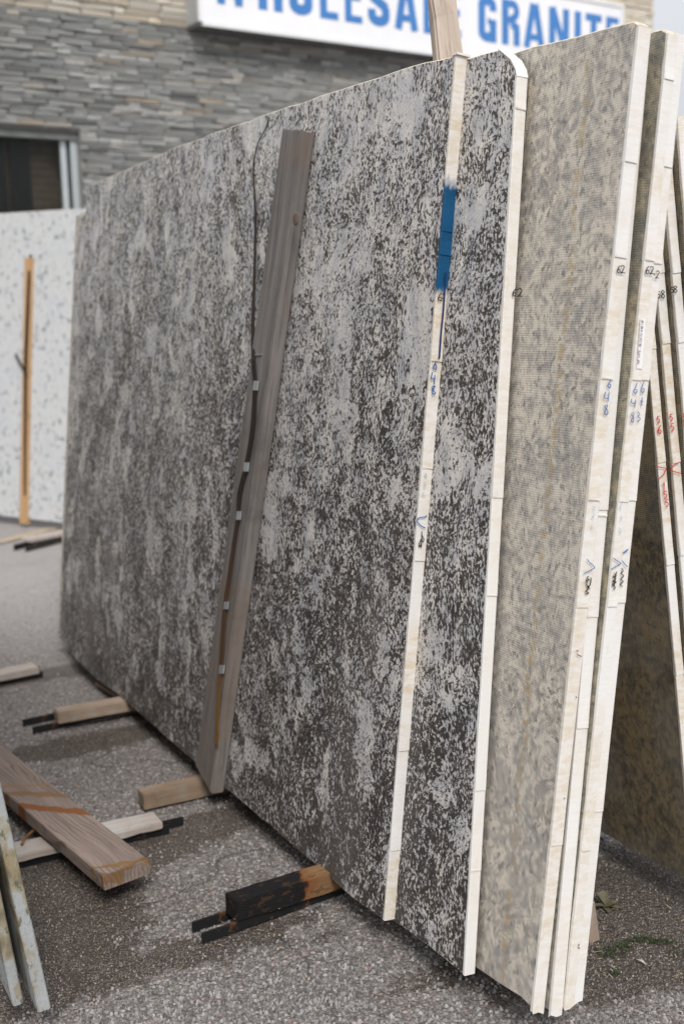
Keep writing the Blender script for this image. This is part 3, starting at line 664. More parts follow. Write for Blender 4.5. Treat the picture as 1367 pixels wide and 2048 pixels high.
D1.write('pen_scribble', [[(1176, 1152), (1173, 1156), (1177, 1160), (1171, 1161), (1174, 1166)], [(1180, 1155), (1181, 1160), (1178, 1172), (1174, 1172), (1179, 1178)], [(1171, 1166), (1175, 1178), (1170, 1182), (1176, 1186), (1169, 1188)]], 1.9, ink_k)
D1.write('faded_number', [[(1185, 1012), (1189, 1016), (1185, 1020)], [(1184, 1026), (1188, 1030), (1183, 1034), (1187, 1038)], [(1182, 1048), (1183, 1056), (1187, 1060)]], 1.2, ink_fade)
D1.write('rust_spots', [[(1152, 1300), (1155, 1303)], [(1152, 1308), (1157, 1311), (1162, 1313)], [(1150, 1393), (1153, 1396)], [(1127, 1595), (1129, 1598)]], 1.9, rust_dot)

D2 = Slab('netted_slab', .0925, 6.02, .0240, [(1101, 2026), (1272, 112), (1240, 122), (2.5, 1.55), (2.5, 0)],
          'thin netted slab whose white edge shows only low down, behind the pale 62 slab', cream_resin, cream_resin, seed=10)
D2.body.data.materials[0] = netted('net_backed_grey_stone', 5.9, (.48, .44, .35), (.18, .19, .18), yel, .3)
D2.edge((1101, 2026), (1272, 112), tape('edge_film_clean', 6.1, .35), [1017, 1030, 1232, 1455], tip=.012, seed=14)
E1 = Slab('netted_slab', .1180, LEAN, .0195, [(1129, 2012), (1336, 66), (1322, 58), (1308, 61), (1240, 92), (2.6, 1.64), (2.6, 0)],
          'netted slab with 62 and a printed sticker on its edge, next to last in stack', cream_resin, cream_resin, seed=12)
E1.body.data.materials[0] = netted('net_backed_olive_stone', 8.4, (.36, .31, .20), (.11, .11, .09), yel, .4)
TE = tape('edge_film_cream', 3.4, .6)
E1.edge((1129, 2012), (1336, 66), TE, [155, 518, 757, 1001, 1211, 1700], tip=.010, seed=17)
E2 = Slab('netted_slab', .1378, LEAN, .0190, [(1146, 2003), (1352, 66), (1340, 62), (1300, 78), (2.6, 1.64), (2.6, 0)],
          'last slab of the front stack, white edge marked 2, beside the dark gap', cream_resin, cream_resin, seed=13)
E2.body.data.materials[0] = E1.body.data.materials[0]
E2.edge((1146, 2003), (1352, 66), tape('edge_film_bright', 9.2, .3), [330, 524, 757, 999, 1203, 1622], tip=.006, seed=19)
E1.write('pen_number', digit('6', 1290, 532, 8, 15) + digit('2', 1298, 533, 9, 15) + digit(',', 1306, 540, 3, 9), 1.9, ink_k)
E2.write('pen_number', digit('2', 1311, 541, 8, 15, .12), 1.7, ink_k)
E1.write('pen_number', [[(1273, 765), (1270, 774), (1266, 783), (1270, 787), (1273, 780), (1268, 779)], [(1262, 797), (1262, 806), (1270, 806)], [(1270, 799), (1268, 815)], [(1266, 824), (1262, 828), (1266, 836), (1265, 844), (1261, 842), (1265, 834), (1267, 826)]], 1.5, ink_b)
E2.write('pen_number', [[(1287, 763), (1283, 773), (1281, 783), (1285, 785), (1287, 778), (1283, 778)], [(1283, 795), (1282, 812)], [(1279, 802), (1285, 803)], [(1274, 823), (1278, 828), (1275, 832), (1279, 838), (1273, 844)]], 1.5, ink_b)
E1.write('pen_tick', [[(1225, 1116), (1232, 1121), (1240, 1127), (1230, 1133), (1221, 1139)]], 1.6, ink_b)
E2.write('pen_tick', [{'p': [(1245, 1106), (1255, 1099)], 'w': 2.6}, [(1243, 1121), (1248, 1128), (1254, 1134)]], 1.6, ink_b)
E1.write('pen_scribble', [[(1227, 1147), (1231, 1151), (1225, 1153), (1230, 1158), (1224, 1163), (1231, 1164), (1223, 1170), (1229, 1174), (1226, 1180)], [(1232, 1143), (1229, 1160), (1227, 1172)]], 1.9, ink_k)
E2.write('pen_scribble', [[(1242, 1136), (1245, 1142), (1241, 1146), (1246, 1152), (1240, 1158), (1245, 1163), (1239, 1168), (1244, 1173)]], 1.9, ink_k)
E1.write('faded_number', [[(1243, 1006), (1239, 1014), (1242, 1020)], [(1240, 1030), (1243, 1036), (1239, 1040)], [(1238, 1056), (1241, 1064), (1237, 1066)]], 1.2, ink_fade)
E2.write('rust_spots', [[(1155, 1894), (1158, 1897)], [(1157, 1888), (1156, 1892)]], 1.9, rust_dot)
# printed sticker on the second last slab
a_ = E1.M @ Vector((E1.ea.x, 0, E1.ea.y)); b_ = E1.M @ Vector((E1.eb.x, 0, E1.eb.y)); e_ = (b_ - a_).normalized(); nn_ = e_.cross(E1.nrm).normalized()
if nn_.dot(CAM - a_) < 0: nn_ = -nn_
Pt = a_ + nn_ * .0040
st = [E1.inv @ ON(x, y, Pt, nn_) for x, y in ((1280, 636), (1290, 637), (1283, 738), (1272, 737))]
link('sticker', mesh(st, [(0, 1, 2, 3)]), plain('white_sticker', (.80, .79, .78), .4, .02, 5), E1.root)
tx = bpy.data.curves.new('sticker_print', 'FONT'); tx.body = 'NF 1475 - BLOCO 648 NF'; tx.size = 1; tx.align_x = 'CENTER'; tx.align_y = 'CENTER'
to = bpy.data.objects.new('sticker_print_curve', tx); COL.objects.link(to); bpy.context.view_layer.update()
dg = bpy.context.evaluated_depsgraph_get(); tm = bpy.data.meshes.new_from_object(to.evaluated_get(dg)); bpy.data.objects.remove(to)
pa, pb = ON(1275, 728, Pt, nn_), ON(1284, 640, Pt, nn_); dirx = (pb - pa); ln = dirx.length; dirx.normalize(); diry = nn_.cross(dirx)
xs = [v.co.x for v in tm.vertices]; wid = max(xs) - min(xs); ys = [v.co.y for v in tm.vertices]; hgt = max(ys) - min(ys)
for v in tm.vertices: v.co = E1.inv @ ((pa + pb) / 2 + dirx * (v.co.x / wid * ln) + diry * (v.co.y / hgt * .0052) + nn_ * .0004)
link('sticker_print', tm, ink_v, E1.root)

# ------------------------------------------------------------------ second stack on the right, leaning the other way
LR = -6.5
offS1 = nq(G(1386, 1767, ZB))[0]
brownnet = netted('net_backed_brown_stone', 2.2, (.25, .195, .105), (.055, .05, .04), (.30, .20, .06), .6, net=.0042, dk=.7)
rackB = []
for i, (off, t_, bl, tl, lab) in enumerate(((0, .0205, (1386, 1767), (1254, 235), 'dark brown netted slab nearest the gap in the right stack, red 56 on its edge'),
        (.0285, .020, (1414, 1758), (1284, 232), 'second slab of the right stack with black 58 and red 55 on its edge'),
        (.0535, .020, (1440, 1745), (1318, 232), 'third slab of the right stack with a cream edge marked 58'),
        (.0790, .020, (1465, 1740), (1353, 232), 'slab at the right border, its cream edge mostly outside the view'))):
    S = Slab('netted_slab', offS1 + off, LR, t_, [bl, tl, (2.9, 1.50), (2.9, 0)], lab, brownnet, dark_rim, seed=20 + i)
    # place the near corner by its own foot line
    S.edge(bl, tl, tape('edge_film_right_stack', 11 + i * 3.1, .8), [690 + (8 if i == 0 else -3 * i), 545, 925, 1130 - 20 * i, 1350, 1600], seed=30 + i)
    rackB.append(S)
S1, S2, S3, S4 = rackB
S1.write('red_number', digit('5', 1312, 832, 7, 14) + digit('6', 1314, 850, 8, 17) + [[(1312, 933), (1332, 937)], [(1331, 938), (1325, 950), (1314, 958)]] + digit('1', 1324, 966, 5, 15) + digit('5', 1325, 982, 8, 15) + digit('5', 1329, 999, 7, 14), 1.7, ink_r)
S2.write('pen_number', digit('5', 1313, 583, 6, 13) + digit('8', 1320, 581, 9, 15), 1.7, ink_k)
S2.write('red_number', digit('5', 1338, 828, 6, 14) + digit('5', 1339, 847, 8, 15) + [[(1340, 938), (1346, 931), (1358, 924)], [(1340, 941), (1350, 944), (1361, 947)]], 1.7, ink_r)
S3.write('pen_number', digit('5', 1339, 574, 7, 11) + digit('8', 1345, 572, 9, 13), 1.7, ink_k)
S3.write('red_number', digit('5', 1364, 828, 7, 14) + digit('5', 1366, 846, 7, 14), 1.7, ink_r)
S4.write('pen_number', digit('5', 1364, 568, 8, 12), 1.7, ink_k)

# ------------------------------------------------------------------ slabs of the stack on the left, in the foreground
mt = NT('mossy_grey_slab', .8, .2); v = mt.warp(mt.obj, 9, .03); k = mt.noise(mt.map(v, (1, 1, .7)), 10, 5, .6)
c = mt.ramp(k, [(.38, (.12, .10, .07)), (.46, (.23, .20, .14)), (.50, (.25, .26, .262)), (.7, (.31, .32, .322))]); c = mt.mix(mt.step(mt.noise(mt.obj, 300, 3), .55, .7, 0, .5), c, (.16, .16, .16))
c = mt.mix(mt.step(mt.noise(mt.map(v, (3, 3, 1), (5, 0, 1)), 22, 4, .7), .56, .63, 0, .8), c, (.075, .075, .055)); c = mt.mix(mt.step(mt.noise(mt.map(v, (2, 2, 1.4), (1, 0, 4)), 9, 4, .7), .56, .66, 0, .7), c, (.22, .175, .10))
mt.bump(mt.noise(mt.obj, 120, 4), .002, .7); mossy = mt.done(c)
for (bl, t_, tlx, lab) in (((77, 2026), .0235, -67, 'weathered grey and yellow slab edge at the lower left, the nearer of two'), ((27, 2014), .0195, -105, 'weathered slab edge at the very lower left border, behind the nearer one')):
    off = nq(G(*bl, ZB))[0]
    S = Slab('weathered_slab', off, -4.2, t_, [bl, (tlx, 1380), (-.08, 1.72), (2.6, 1.72), (2.6, 0)], lab, mossy, mossy, jitter=.001, seed=40)
    if tlx == -67: LS1 = S
    else: LS2 = S

# ------------------------------------------------------------------ white slabs far left
a, b = G(0, 1030, .05), G(140, 1046, .05); XB = (b - a).normalized()
BM_ = frame(a, XB, UP * math.cos(.06) + Vector((-XB.y, XB.x, 0)) * math.sin(.06)); BI = BM_.inverted(); Bn = Vector((BM_[0][1], BM_[1][1], BM_[2][1]))
def bl2(x, y): q = BI @ ON(x, y, a, Bn); return (q.x, q.z)
m = NT('white_granite', .45, .35); v = m.warp(m.obj, 4, .08); n1 = m.noise(v, 13, 5, .65); n2 = m.noise(m.map(v, (1, 1, 1), (4, 4, 4)), 26, 4, .6)
c = m.mix(m.step(n1, .35, .65), (.54, .555, .575), (.63, .63, .62)); c = m.mix(m.step(n2, .57, .63, 0, .75), c, (.15, .18, .19)); c = m.mix(m.step(n1, .54, .68, 0, .5), c, (.32, .355, .375))
gran = m.noise(m.map(v, (1, 1, 1), (7, 1, 1)), 60, 3); c = m.mix(m.step(gran, .55, .68, 0, .35), c, (.42, .44, .45)); WG = m.done(c)
tl, tr = bl2(0, 428), bl2(165, 418)
ztop = lambda x: tl[1] + (tr[1] - tl[1]) * (x - tl[0]) / (tr[0] - tl[0])
sW = thing('white_slab', BM_, 'white granite slab with grey flecks standing by the wall, left of the speckled stack', 'stone slab')
link('slab_body', bm_mesh(prism_bm([(-1.7, 0), (-1.7, ztop(-1.7)), (1.6, ztop(1.6)), (1.6, 0)], 0, -.03, bevel=.003, bevmat=1, sidemat=1)), [WG, dark_rim], sW)
strapm = plain('dark_steel_strap', (.035, .022, .016), .5, .3, 30); rust = plain('orange_rust', (.22, .10, .03), .8, .4, 60)
# reversed normal check: the face towards the camera is +y of the frame
ysgn = 1 if Bn.dot(CAM - a) > 0 else -1
pine = wood('fresh_pine', (.44, .27, .135), (.56, .36, .19), (.22, .12, .05), None, scale=.6)
def board_px(M, Minv, P, n, pts, y0, y1): pass
def stripbox(parent_M, p0, p1, w, y0, y1, mat, name, label=None, cat=None, group=None, bevel=.003, cuts=6, jit=.002, seed=1, parent=None):
    """box along p0->p1 (local x,z of parent_M), width w, depth y0..y1"""
    a3 = parent_M @ Vector((p0[0], 0, p0[1])); b3 = parent_M @ Vector((p1[0], 0, p1[1])); ax = b3 - a3
    yv = Vector((parent_M[0][1], parent_M[1][1], parent_M[2][1])); zv = ax.cross(yv).normalized(); Mx = frame(a3, ax, zv)
    if Vector((Mx[0][1], Mx[1][1], Mx[2][1])).dot(yv) < 0: y0, y1 = -y1, -y0
    bm = box_bm(0, ax.length, y0, y1, -w / 2, w / 2, bevel=bevel, cuts=cuts, jit=jit, seed=seed)
    o = link(name, bm_mesh(bm), mat, parent, Mx, smooth=False)
    if label: tag(o, label, cat, group)
    return o, Mx
p0, p1 = bl2(57, 1040), bl2(68, 517)
stripbox(BM_, (p0[0], p0[1] - .02), p1, .070, .004 * ysgn, .045 * ysgn, pine, 'wood_batten', 'orange pine batten standing against the white slab', 'wooden board')
def strap(M, inv, P, nrm, pts, y0s, name, label, mat, parent=None):
    vs_, fs_ = [], []
    C_ = smooth_line([(p[0], p[1]) for p in pts], 4); n_ = len(C_)
    ws = []; ys = []
    for i in range(n_):
        f = i / 4; k = min(int(f), len(pts) - 2); t = f - k; t = min(1, t); ws.append(pts[k][2] * (1 - t) + pts[k + 1][2] * t); ys.append(y0s[k] * (1 - t) + y0s[k + 1] * t)
    for i, (x, y) in enumerate(C_):
        q1 = inv @ ON(x - ws[i] / 2, y, P + nrm * ys[i], nrm); q2 = inv @ ON(x + ws[i] / 2, y, P + nrm * ys[i], nrm); vs_ += [q1, q2]
        if i: fs_.append((2 * i - 2, 2 * i - 1, 2 * i + 1, 2 * i))
    o = link(name, mesh(vs_, fs_), mat, parent, M); md = o.modifiers.new('t', 'SOLIDIFY'); md.thickness = .0015; return o
sg = ysgn
o = strap(BM_, BI, a, Bn * sg, [(70, 428, 4), (66, 470, 4), (62, 512, 5), (58, 560, 5), (55, 640, 6), (52, 720, 6), (51, 800, 5), (50, 900, 4), (50, 990, 3)], [.006, .006, .03, .05, .05, .05, .05, .05, .05], 'steel_strap', None, strapm)
tag(o, 'dark steel strap hanging over the white slab and its pine batten', 'strap')
o2 = strap(BM_, BI, a, Bn * sg, [(32, 706, 3), (36, 718, 5), (44, 732, 5), (53, 748, 6)], [.06, .05, .05, .052], 'strap_end', None, strapm, o)

# ------------------------------------------------------------------ board propped on the front slab, hanging strap
grey_wood = wood('weathered_grey_wood', (.145, .132, .124), (.235, .215, .203), (.05, .043, .038), (.20, .14, .105), .35, scale=.8)
An = A.nrm
def aloc(x, y, off): P = A.P0 + An * off; q = A.inv @ ON(x, y, P, An); return (q.x, q.z)
TH = .038
ft = .004 + TH
pl, pr, ql, qr = aloc(564, 257, ft), aloc(600, 261, ft), aloc(390, 1531, ft), aloc(421, 1587, ft)
ax0 = Vector((A.M @ Vector(((ql[0] + qr[0]) / 2, ft, (ql[1] + qr[1]) / 2)))); ax1 = A.M @ Vector(((pl[0] + pr[0]) / 2, ft, (pl[1] + pr[1]) / 2))
BX = (ax1 - ax0).normalized(); BZ = An.cross(BX) * -1
BMx = frame(ax0, BX, BX.cross(An)); bi = BMx.inverted(); ysn = 1 if Vector((BMx[0][1], BMx[1][1], BMx[2][1])).dot(An) > 0 else -1
def bpt(p): q = bi @ (A.M @ Vector((p[0], ft, p[1]))); return (q.x, q.z)
quad = [bpt(ql), bpt(pl), bpt(pr), bpt(qr)]
def sub(a, b, n): return [(a[0] + (b[0] - a[0]) * i / n, a[1] + (b[1] - a[1]) * i / n) for i in range(n)]
outl = sub(quad[0], quad[1], 40) + sub(quad[1], quad[2], 4) + sub(quad[2], quad[3], 40) + sub(quad[3], quad[0], 4)
rr = random.Random(5)
outl = [(x + rr.uniform(-.0012, .0012), z + mnoise.noise(Vector((x * 9, z, 1))) * .0016 + rr.uniform(-.0004, .0004)) for x, z in outl]
bm = prism_bm(outl, 0, -TH * ysn, bevel=.0032, seg=2)
board = thing('leaning_board', BMx, 'weathered grey board with a knot leaning on the front speckled slab', 'wooden board')
m = None
o = link('plank', bm_mesh(bm), grey_wood, board)
kn = bmesh.new(); bmesh.ops.create_uvsphere(kn, u_segments=14, v_segments=8, radius=1)
kp = BMx.inverted() @ (A.M @ Vector((*[aloc(592, 437, ft)[0]], ft, aloc(592, 437, ft)[1])))
for v in kn.verts: v.co = Vector((v.co.x * .015, v.co.y * .0022, v.co.z * .0165)) + kp; v.co += mnoise.noise_vector(v.co * 90) * .0015
link('knot', bm_mesh(kn), wood('dark_knot', (.13, .095, .075), (.20, .15, .12), (.04, .03, .025), scale=3), board, smooth=True)
# staple in the board
sx = A.M @ Vector((aloc(510, 710, ft + .002)[0], ft + .002, aloc(510, 710, ft + .002)[1])); sy = A.M @ Vector((aloc(523, 709, ft + .002)[0], ft + .002, aloc(523, 709, ft + .002)[1]))
FM = frame((sx + sy) / 2, sy - sx, An); Ls = (sy - sx).length / 2
galv = plain('galvanised_steel', (.55, .57, .60), .35, .1, 30, .5, .6)
link('staple', bm_mesh(box_bm(-Ls, Ls, -.0008, .0008, -.001, .001)), galv, board, FM)
ys = ft + .004
strap_pts = [(537, 234, 1.4), (533, 254, 1.2), (517, 284, .8), (507, 335, 1.2), (510, 400, 3.0), (511, 460, 3.6), (509, 560, 5.0), (506, 650, 6.5), (507, 720, 7), (510, 770, 7.5), (506, 850, 8), (494, 925, 7.5), (480, 985, 9), (476, 1035, 6.5), (468, 1090, 6.5), (460, 1145, 7.5), (451, 1205, 7), (446, 1270, 7), (442, 1335, 7), (436, 1410, 6), (434, 1490, 7)]
yof = [.0015, .0015, .0015, .002, .003, .004, .010, .03] + [ys] * 13
sm_ = NT('brown_steel_strap', .5, .35); z = sm_.sep(sm_.obj)[2]; k = sm_.noise(sm_.obj, 25, 4)
zz = sm_.math('MULTIPLY_ADD', k, .25, z); cc = sm_.mix(sm_.step(zz, .95, .60), (.022, .013, .010), (.085, .042, .018)); cc = sm_.mix(sm_.step(zz, .50, .36), cc, (.19, .10, .03)); strap_mat = sm_.done(cc)
st_ = strap(A.M, A.inv, A.P0, An, strap_pts, yof, 'steel_strap', None, strap_mat); tag(st_, 'rusty brown steel strap with silver clips hanging over the front slab and its grey board', 'strap')
PM[st_.name] = A.M
for (x, y, w, h) in ((510, 771, 8, 19), (491, 934, 8, 18), (476, 1031, 7, 17), (451, 1211, 7.5, 15), (442, 1339, 8.5, 17)):
    c0 = A.P0 + An * (ys + .003); f = [A.inv @ ON(x + dx, y + dy, c0, An) for dx, dy in ((-w / 2 + 1, -h / 2), (w / 2 + 1, -h / 2), (w / 2 - 1, h / 2), (-w / 2 - 1, h / 2))]
    b_ = bmesh.new(); vv = [b_.verts.new(q) for q in f] + [b_.verts.new(q + Vector((0, -.004, 0))) for q in f]
    for ff in ((0, 1, 2, 3), (7, 6, 5, 4), (0, 1, 5, 4), (1, 2, 6, 5), (2, 3, 7, 6), (3, 0, 4, 7)): b_.faces.new([vv[i] for i in ff])
    mx = (vv[0].co + vv[3].co) / 2; link('clip', bm_mesh(b_), galv, st_)
# ------------------------------------------------------------------ rack rails, blocks and boards on the ground
raw = wood('pale_block_wood', (.27, .225, .185), (.36, .31, .26), (.13, .10, .075), (.26, .13, .05), .3)
whitewood = wood('bleached_wood', (.38, .345, .32), (.47, .44, .415), (.20, .16, .13), (.34, .24, .17), .3)
iron = NT('black_painted_steel', .42, .4); k = iron.noise(iron.obj, 22, 5, .65); cc = iron.mix(iron.step(k, .56, .66), (.012, .012, .013), (.10, .045, .022)); iron.bump(k, .001, .5); iron = iron.done(cc)
def gbox(name, near, far, width, z0, z1, mat, parent=None, label=None, cat=None, group=None, side=1, bevel=.002, cuts=4, jit=.0012, seed=1, zref=None, extra=0.0):
    """box on the ground; near/far = the two ends of one long top edge (world points); width to the side away from the camera"""
    a, b = near.copy(), far.copy(); a.z = b.z = 0; ax = (b - a).normalized(); b = b + ax * extra; Mx = frame(a, ax, UP); yv = Vector((Mx[0][1], Mx[1][1], 0))
    s_ = 1 if yv.y > 0 else -1; s_ *= side
    bm = box_bm(0, (b - a).length, min(0, s_ * width), max(0, s_ * width), z0, z1, bevel=bevel, cuts=cuts, jit=jit, seed=seed)
    # keep the local origin in the middle of the piece so the grain is centred
    cz = (z0 + z1) / 2
    for v in bm.verts: v.co.z -= cz
    Mx = Mx @ Matrix.Translation((0, 0, cz))
    if label and parent is None:
        o = link(name, bm_mesh(bm), mat, None, Mx); tag(o, label, cat, group); return o
    return link(name, bm_mesh(bm), mat, parent, Mx)
def rail(pa, pb, label, gap=.045, z1=.022, th=.006, ext=.9, pa2=None, mat=None):
    """two flat steel bars on edge; pa = free end, running under the slabs"""
    a, b = G(*pa, z1), G(*pb, z1); root = thing('rack_rail', Matrix.Translation(Vector((a.x, a.y, 0))), label, 'steel rail', 'steel rack rails')
    d_ = (b - a).normalized(); L_ = (b - a).length + ext
    gbox('bar', a, a + d_ * L_, th, 0, z1, iron, root, bevel=.0008, cuts=8, jit=.0012)
    if pa2: a2 = G(*pa2, z1)
    else: a2 = a + Vector((-d_.y, d_.x, 0)) * gap
    gbox('bar', a2, a2 + d_ * L_, th, 0, z1, iron, root, bevel=.0008, cuts=8, jit=.0012, seed=2)
    return root, a, d_
# nearest rail with charred block
rail((405, 1868), (690, 1768), 'black steel rail at the bottom centre carrying the charred block', pa2=(385, 1846))
char = wood('charred_wood', (.16, .085, .04), (.24, .14, .07), (.05, .03, .018), None, burn=(.165, (.010, .009, .010), (.20, .065, .018)))
a, b = G(473, 1806, .068), G(640, 1753, .068)
gbox('wood_block', a, b, .055, .022, .068, char, label='charred black wood block under the front slab at the bottom centre', cat='wood block', bevel=.002, cuts=9, jit=.004, extra=.14)
# third block: grey brown 4x4 end by the foot of the board
a, b = G(287, 1590, .050), G(440, 1556, .050)
gbox('wood_block', a, b, .052, .006, .050, wood('brown_block_wood', (.21, .17, .13), (.30, .25, .195), (.13, .09, .06), (.20, .09, .03), .35), label='brown timber block under the front slab at the foot of the leaning board', cat='wood block', bevel=.002, cuts=6, jit=.002, extra=.2, seed=4)
# second rail and block, farther
rail((66, 1455), (262, 1412), 'black steel rail in the middle distance under the far half of the front slab', pa2=(46, 1440))
a, b = G(116, 1426, .062), G(256, 1402, .062)
gbox('wood_block', a, b, .060, .024, .062, raw, label='pale weathered wood block on the rail at the far half of the front slab', cat='wood block', bevel=.003, cuts=6, jit=.003, extra=.12, seed=8)
a, b = G(190, 1362, .040), G(250, 1396, .040)
# far left pale board on its rail
a, b = G(-60, 1362, .045), G(79, 1334, .045)
gbox('wood_board', a, b, .075, .020, .045, whitewood, label='pale board end at the left border on the dark soil patch', cat='wooden board', seed=9)
rail((86, 1343), (-60, 1370), 'black steel rail end at the left border under the pale board', ext=.3, pa2=(80, 1332))
# farthest
rail((52, 1092), (150, 1067), 'black steel rail far back in front of the white slab', gap=.09, z1=.034, ext=.5)
a, b = G(64, 1079, .055), G(150, 1061, .055)
gbox('wood_board', a, b, .10, .036, .055, whitewood, label='pale board on the far rail in front of the white slab', cat='wooden board', seed=11, extra=.4)
a, b = G(62, 1090, .0), G(150, 1068, .0)
# bleached cross plank under the big plank, on its own black steel
rl = thing('rack_rail', Matrix.Translation(G(338, 1664, 0)), 'black steel rail end beneath the bleached board beside the timber block', 'steel rail', 'steel rack rails')
a, b = G(338, 1650, .022), G(-40, 1738, .022)
gbox('bar', a, b, .006, 0, .022, iron, rl, bevel=.0008, cuts=8)
gbox('bar', a + Vector((.03, .045, 0)), b + Vector((.03, .045, 0)), .006, 0, .022, iron, rl, bevel=.0008, cuts=8, seed=3)
a, b = G(326, 1644, .041), G(-60, 1735, .041)
gbox('wood_board', a, b, .075, .023, .041, whitewood, label='bleached white board lying under the big brown plank', cat='wooden board', bevel=.002, cuts=14, jit=.003, seed=12)
# the big plank
brownw = wood('weathered_brown_plank', (.25, .195, .17), (.335, .27, .235), (.10, .07, .055), (.20, .085, .02), 0.0, rings=True, scale=.7)
zt_ = .085
pn, pf = G(206, 1753, zt_), G(17, 1590, zt_); pn2, pf2 = G(298, 1719, zt_), G(0, 1485, zt_)
ax = (pf - pn).normalized(); nrm_ = Vector((-ax.y, ax.x, 0)); wid = abs((pn2 - pn).dot(nrm_)); sgn = 1 if (pn2 - pn).dot(nrm_) > 0 else -1
PMx = frame(Vector((pn.x, pn.y, zt_)), ax, UP); s2 = 1 if Vector((PMx[0][1], PMx[1][1], 0)).dot(nrm_ * sgn) > 0 else -1
skew = (pn2 - pn).dot(ax)
bm = bmesh.new(); TT = .034; Lp = 1.5; nseg = 30; rows = []
for i in range(nseg + 1):
    f = i / nseg; ring = []
    for (yy, zz) in ((.0, -.002), (.002, 0), (wid * .33, .0004), (wid * .66, .0004), (wid - .002, 0), (wid, -.002), (wid, -TT + .002), (wid - .002, -TT), (.002, -TT), (0, -TT + .002)):
        x = skew * (yy / wid) * (1 - f) + Lp * f; P = Vector((x, yy * s2, zz)); P += mnoise.noise_vector(P * 15) * .0012; ring.append(bm.verts.new(P))
    rows.append(ring)
for i in range(nseg):
    for k in range(10): bm.faces.new((rows[i][k], rows[i][(k + 1) % 10], rows[i + 1][(k + 1) % 10], rows[i + 1][k]))
bm.faces.new(rows[0]); bm.faces.new(rows[-1])
# rust coloured diagonal stains belong to the plank's own surface
pm_ = NT('stained_brown_plank', .8, .2); w_ = pm_.warp(pm_.map(pm_.obj, (.3, 1, 1)), 8, .07)
g = pm_.noise(pm_.map(w_, (.06, 1, 1)), 240, 4, .7); gg = pm_.noise(pm_.map(w_, (.12, 1, 1)), 34, 4, .6)
c = pm_.mix(pm_.step(gg, .3, .7), (.20, .155, .132), (.285, .225, .195)); c = pm_.mix(pm_.step(g, .50, .72, 0, .45), c, (.11, .08, .065))
y_ = pm_.n('ShaderNodeTexWave', wave_type='BANDS', bands_direction='Y'); pm_.set(y_.inputs['Vector'], pm_.warp(pm_.map(pm_.obj, (.26, 1, 1), (.06, 0, 0)), 13, .065)); y_.inputs['Scale'].default_value = 30; y_.inputs['Distortion'].default_value = 3.5; y_.inputs['Detail'].default_value = 1.5
c = pm_.mix(pm_.math('MULTIPLY', pm_.step(y_.outputs['Fac'], .72, .97), pm_.step(pm_.noise(pm_.map(pm_.obj, (.5, 1, 1), (3, 3, 3)), 12, 3), .38, .6, .1, .62)), c, (.085, .06, .048))
xy = pm_.sep(pm_.obj); ywn = pm_.math('MULTIPLY', xy[1], float(s2) / wid)
nz_ = pm_.math('MULTIPLY_ADD', pm_.noise(pm_.obj, 14, 4), .09, -.045)
def stn(c, x0, slope, wdt, col, amt):
    t = pm_.math('ADD', pm_.math('SUBTRACT', xy[0], pm_.math('MULTIPLY_ADD', ywn, slope, x0)), nz_)
    return pm_.mix(pm_.math('MULTIPLY', pm_.step(pm_.math('ABSOLUTE', t), wdt, wdt * .55), amt), c, col)
c = stn(c, .47, -.14, .034, (.19, .068, .018), .92); c = stn(c, .57, -.11, .020, (.20, .10, .035), .75); c = stn(c, .63, -.08, .015, (.24, .14, .06), .6)
c = stn(c, .055, -.05, .010, (.20, .11, .03), .8); c = stn(c, .012, .0, .008, (.17, .08, .02), .7)
pm_.bump(pm_.math('ADD', g, gg), .0012, .7)
o = link('timber_plank', bm_mesh(bm), pm_.done(c), None, PMx); tag(o, 'thick brown plank with rust stains lying across the bleached board, lower left', 'wooden board')
# rusty bent rod
def tube(pts, r, n=6):
    bm = bmesh.new(); rings = []
    for i, p in enumerate(pts):
        p = Vector(p); t = (Vector(pts[min(i + 1, len(pts) - 1)]) - Vector(pts[max(i - 1, 0)])).normalized(); a = t.cross(Vector((0.1, .2, 1))).normalized(); b = t.cross(a)
        rad = r[i] if isinstance(r, list) else r; rings.append([bm.verts.new(p + a * rad * math.cos(6.283 * k / n) + b * rad * math.sin(6.283 * k / n)) for k in range(n)])
    for i in range(len(rings) - 1):
        for k in range(n): bm.faces.new((rings[i][k], rings[i][(k + 1) % n], rings[i + 1][(k + 1) % n], rings[i + 1][k]))
    bm.faces.new(rings[0]); bm.faces.new(rings[-1]); return bm
o = link('rusty_rod', bm_mesh(tube([G(44, 1690, .045), G(48, 1678, .052), G(58, 1669, .055), G(75, 1655, .045)], .0035)), rust, smooth=True); tag(o, 'short orange rusty rod sticking up beside the bleached board', 'metal rod')
# sliver under the far half of the front slab
a, b = G(190, 1364, .03), G(240, 1394, .03)
gbox('wood_sliver', a, b, .012, .018, .03, raw, label='thin pale lath below the bottom edge of the front slab', cat='wood lath', cuts=3)
# block hidden in shade on the right with its offcut
stv = [(1180, 1796), (1190, 1872), (1168, 1880), (1164, 1800)]
Pq = G(1180, 1874, 0); fr = (CAM - Pq); fr.z = 0; fr.normalize(); fr = (fr + N * .5).normalized()
SMx = frame(Pq, UP.cross(fr), UP); si = SMx.inverted(); pn_ = Vector((SMx[0][1], SMx[1][1], SMx[2][1]))
q_ = [si @ ON(x, y, Pq, pn_) for x, y in stv]; bm = prism_bm([(q.x, q.z) for q in q_], -.018, .0, bevel=.0015)
for v in bm.verts: v.co = Vector((v.co.z, v.co.y, -v.co.x))
SM2 = SMx @ Matrix(((0, 0, -1, 0), (0, 1, 0, 0), (1, 0, 0, 0), (0, 0, 0, 1)))
o = link('wood_offcut', bm_mesh(bm), raw, None, SM2); tag(o, 'small upright wood offcut beside the foot of the last white edge', 'wood block')
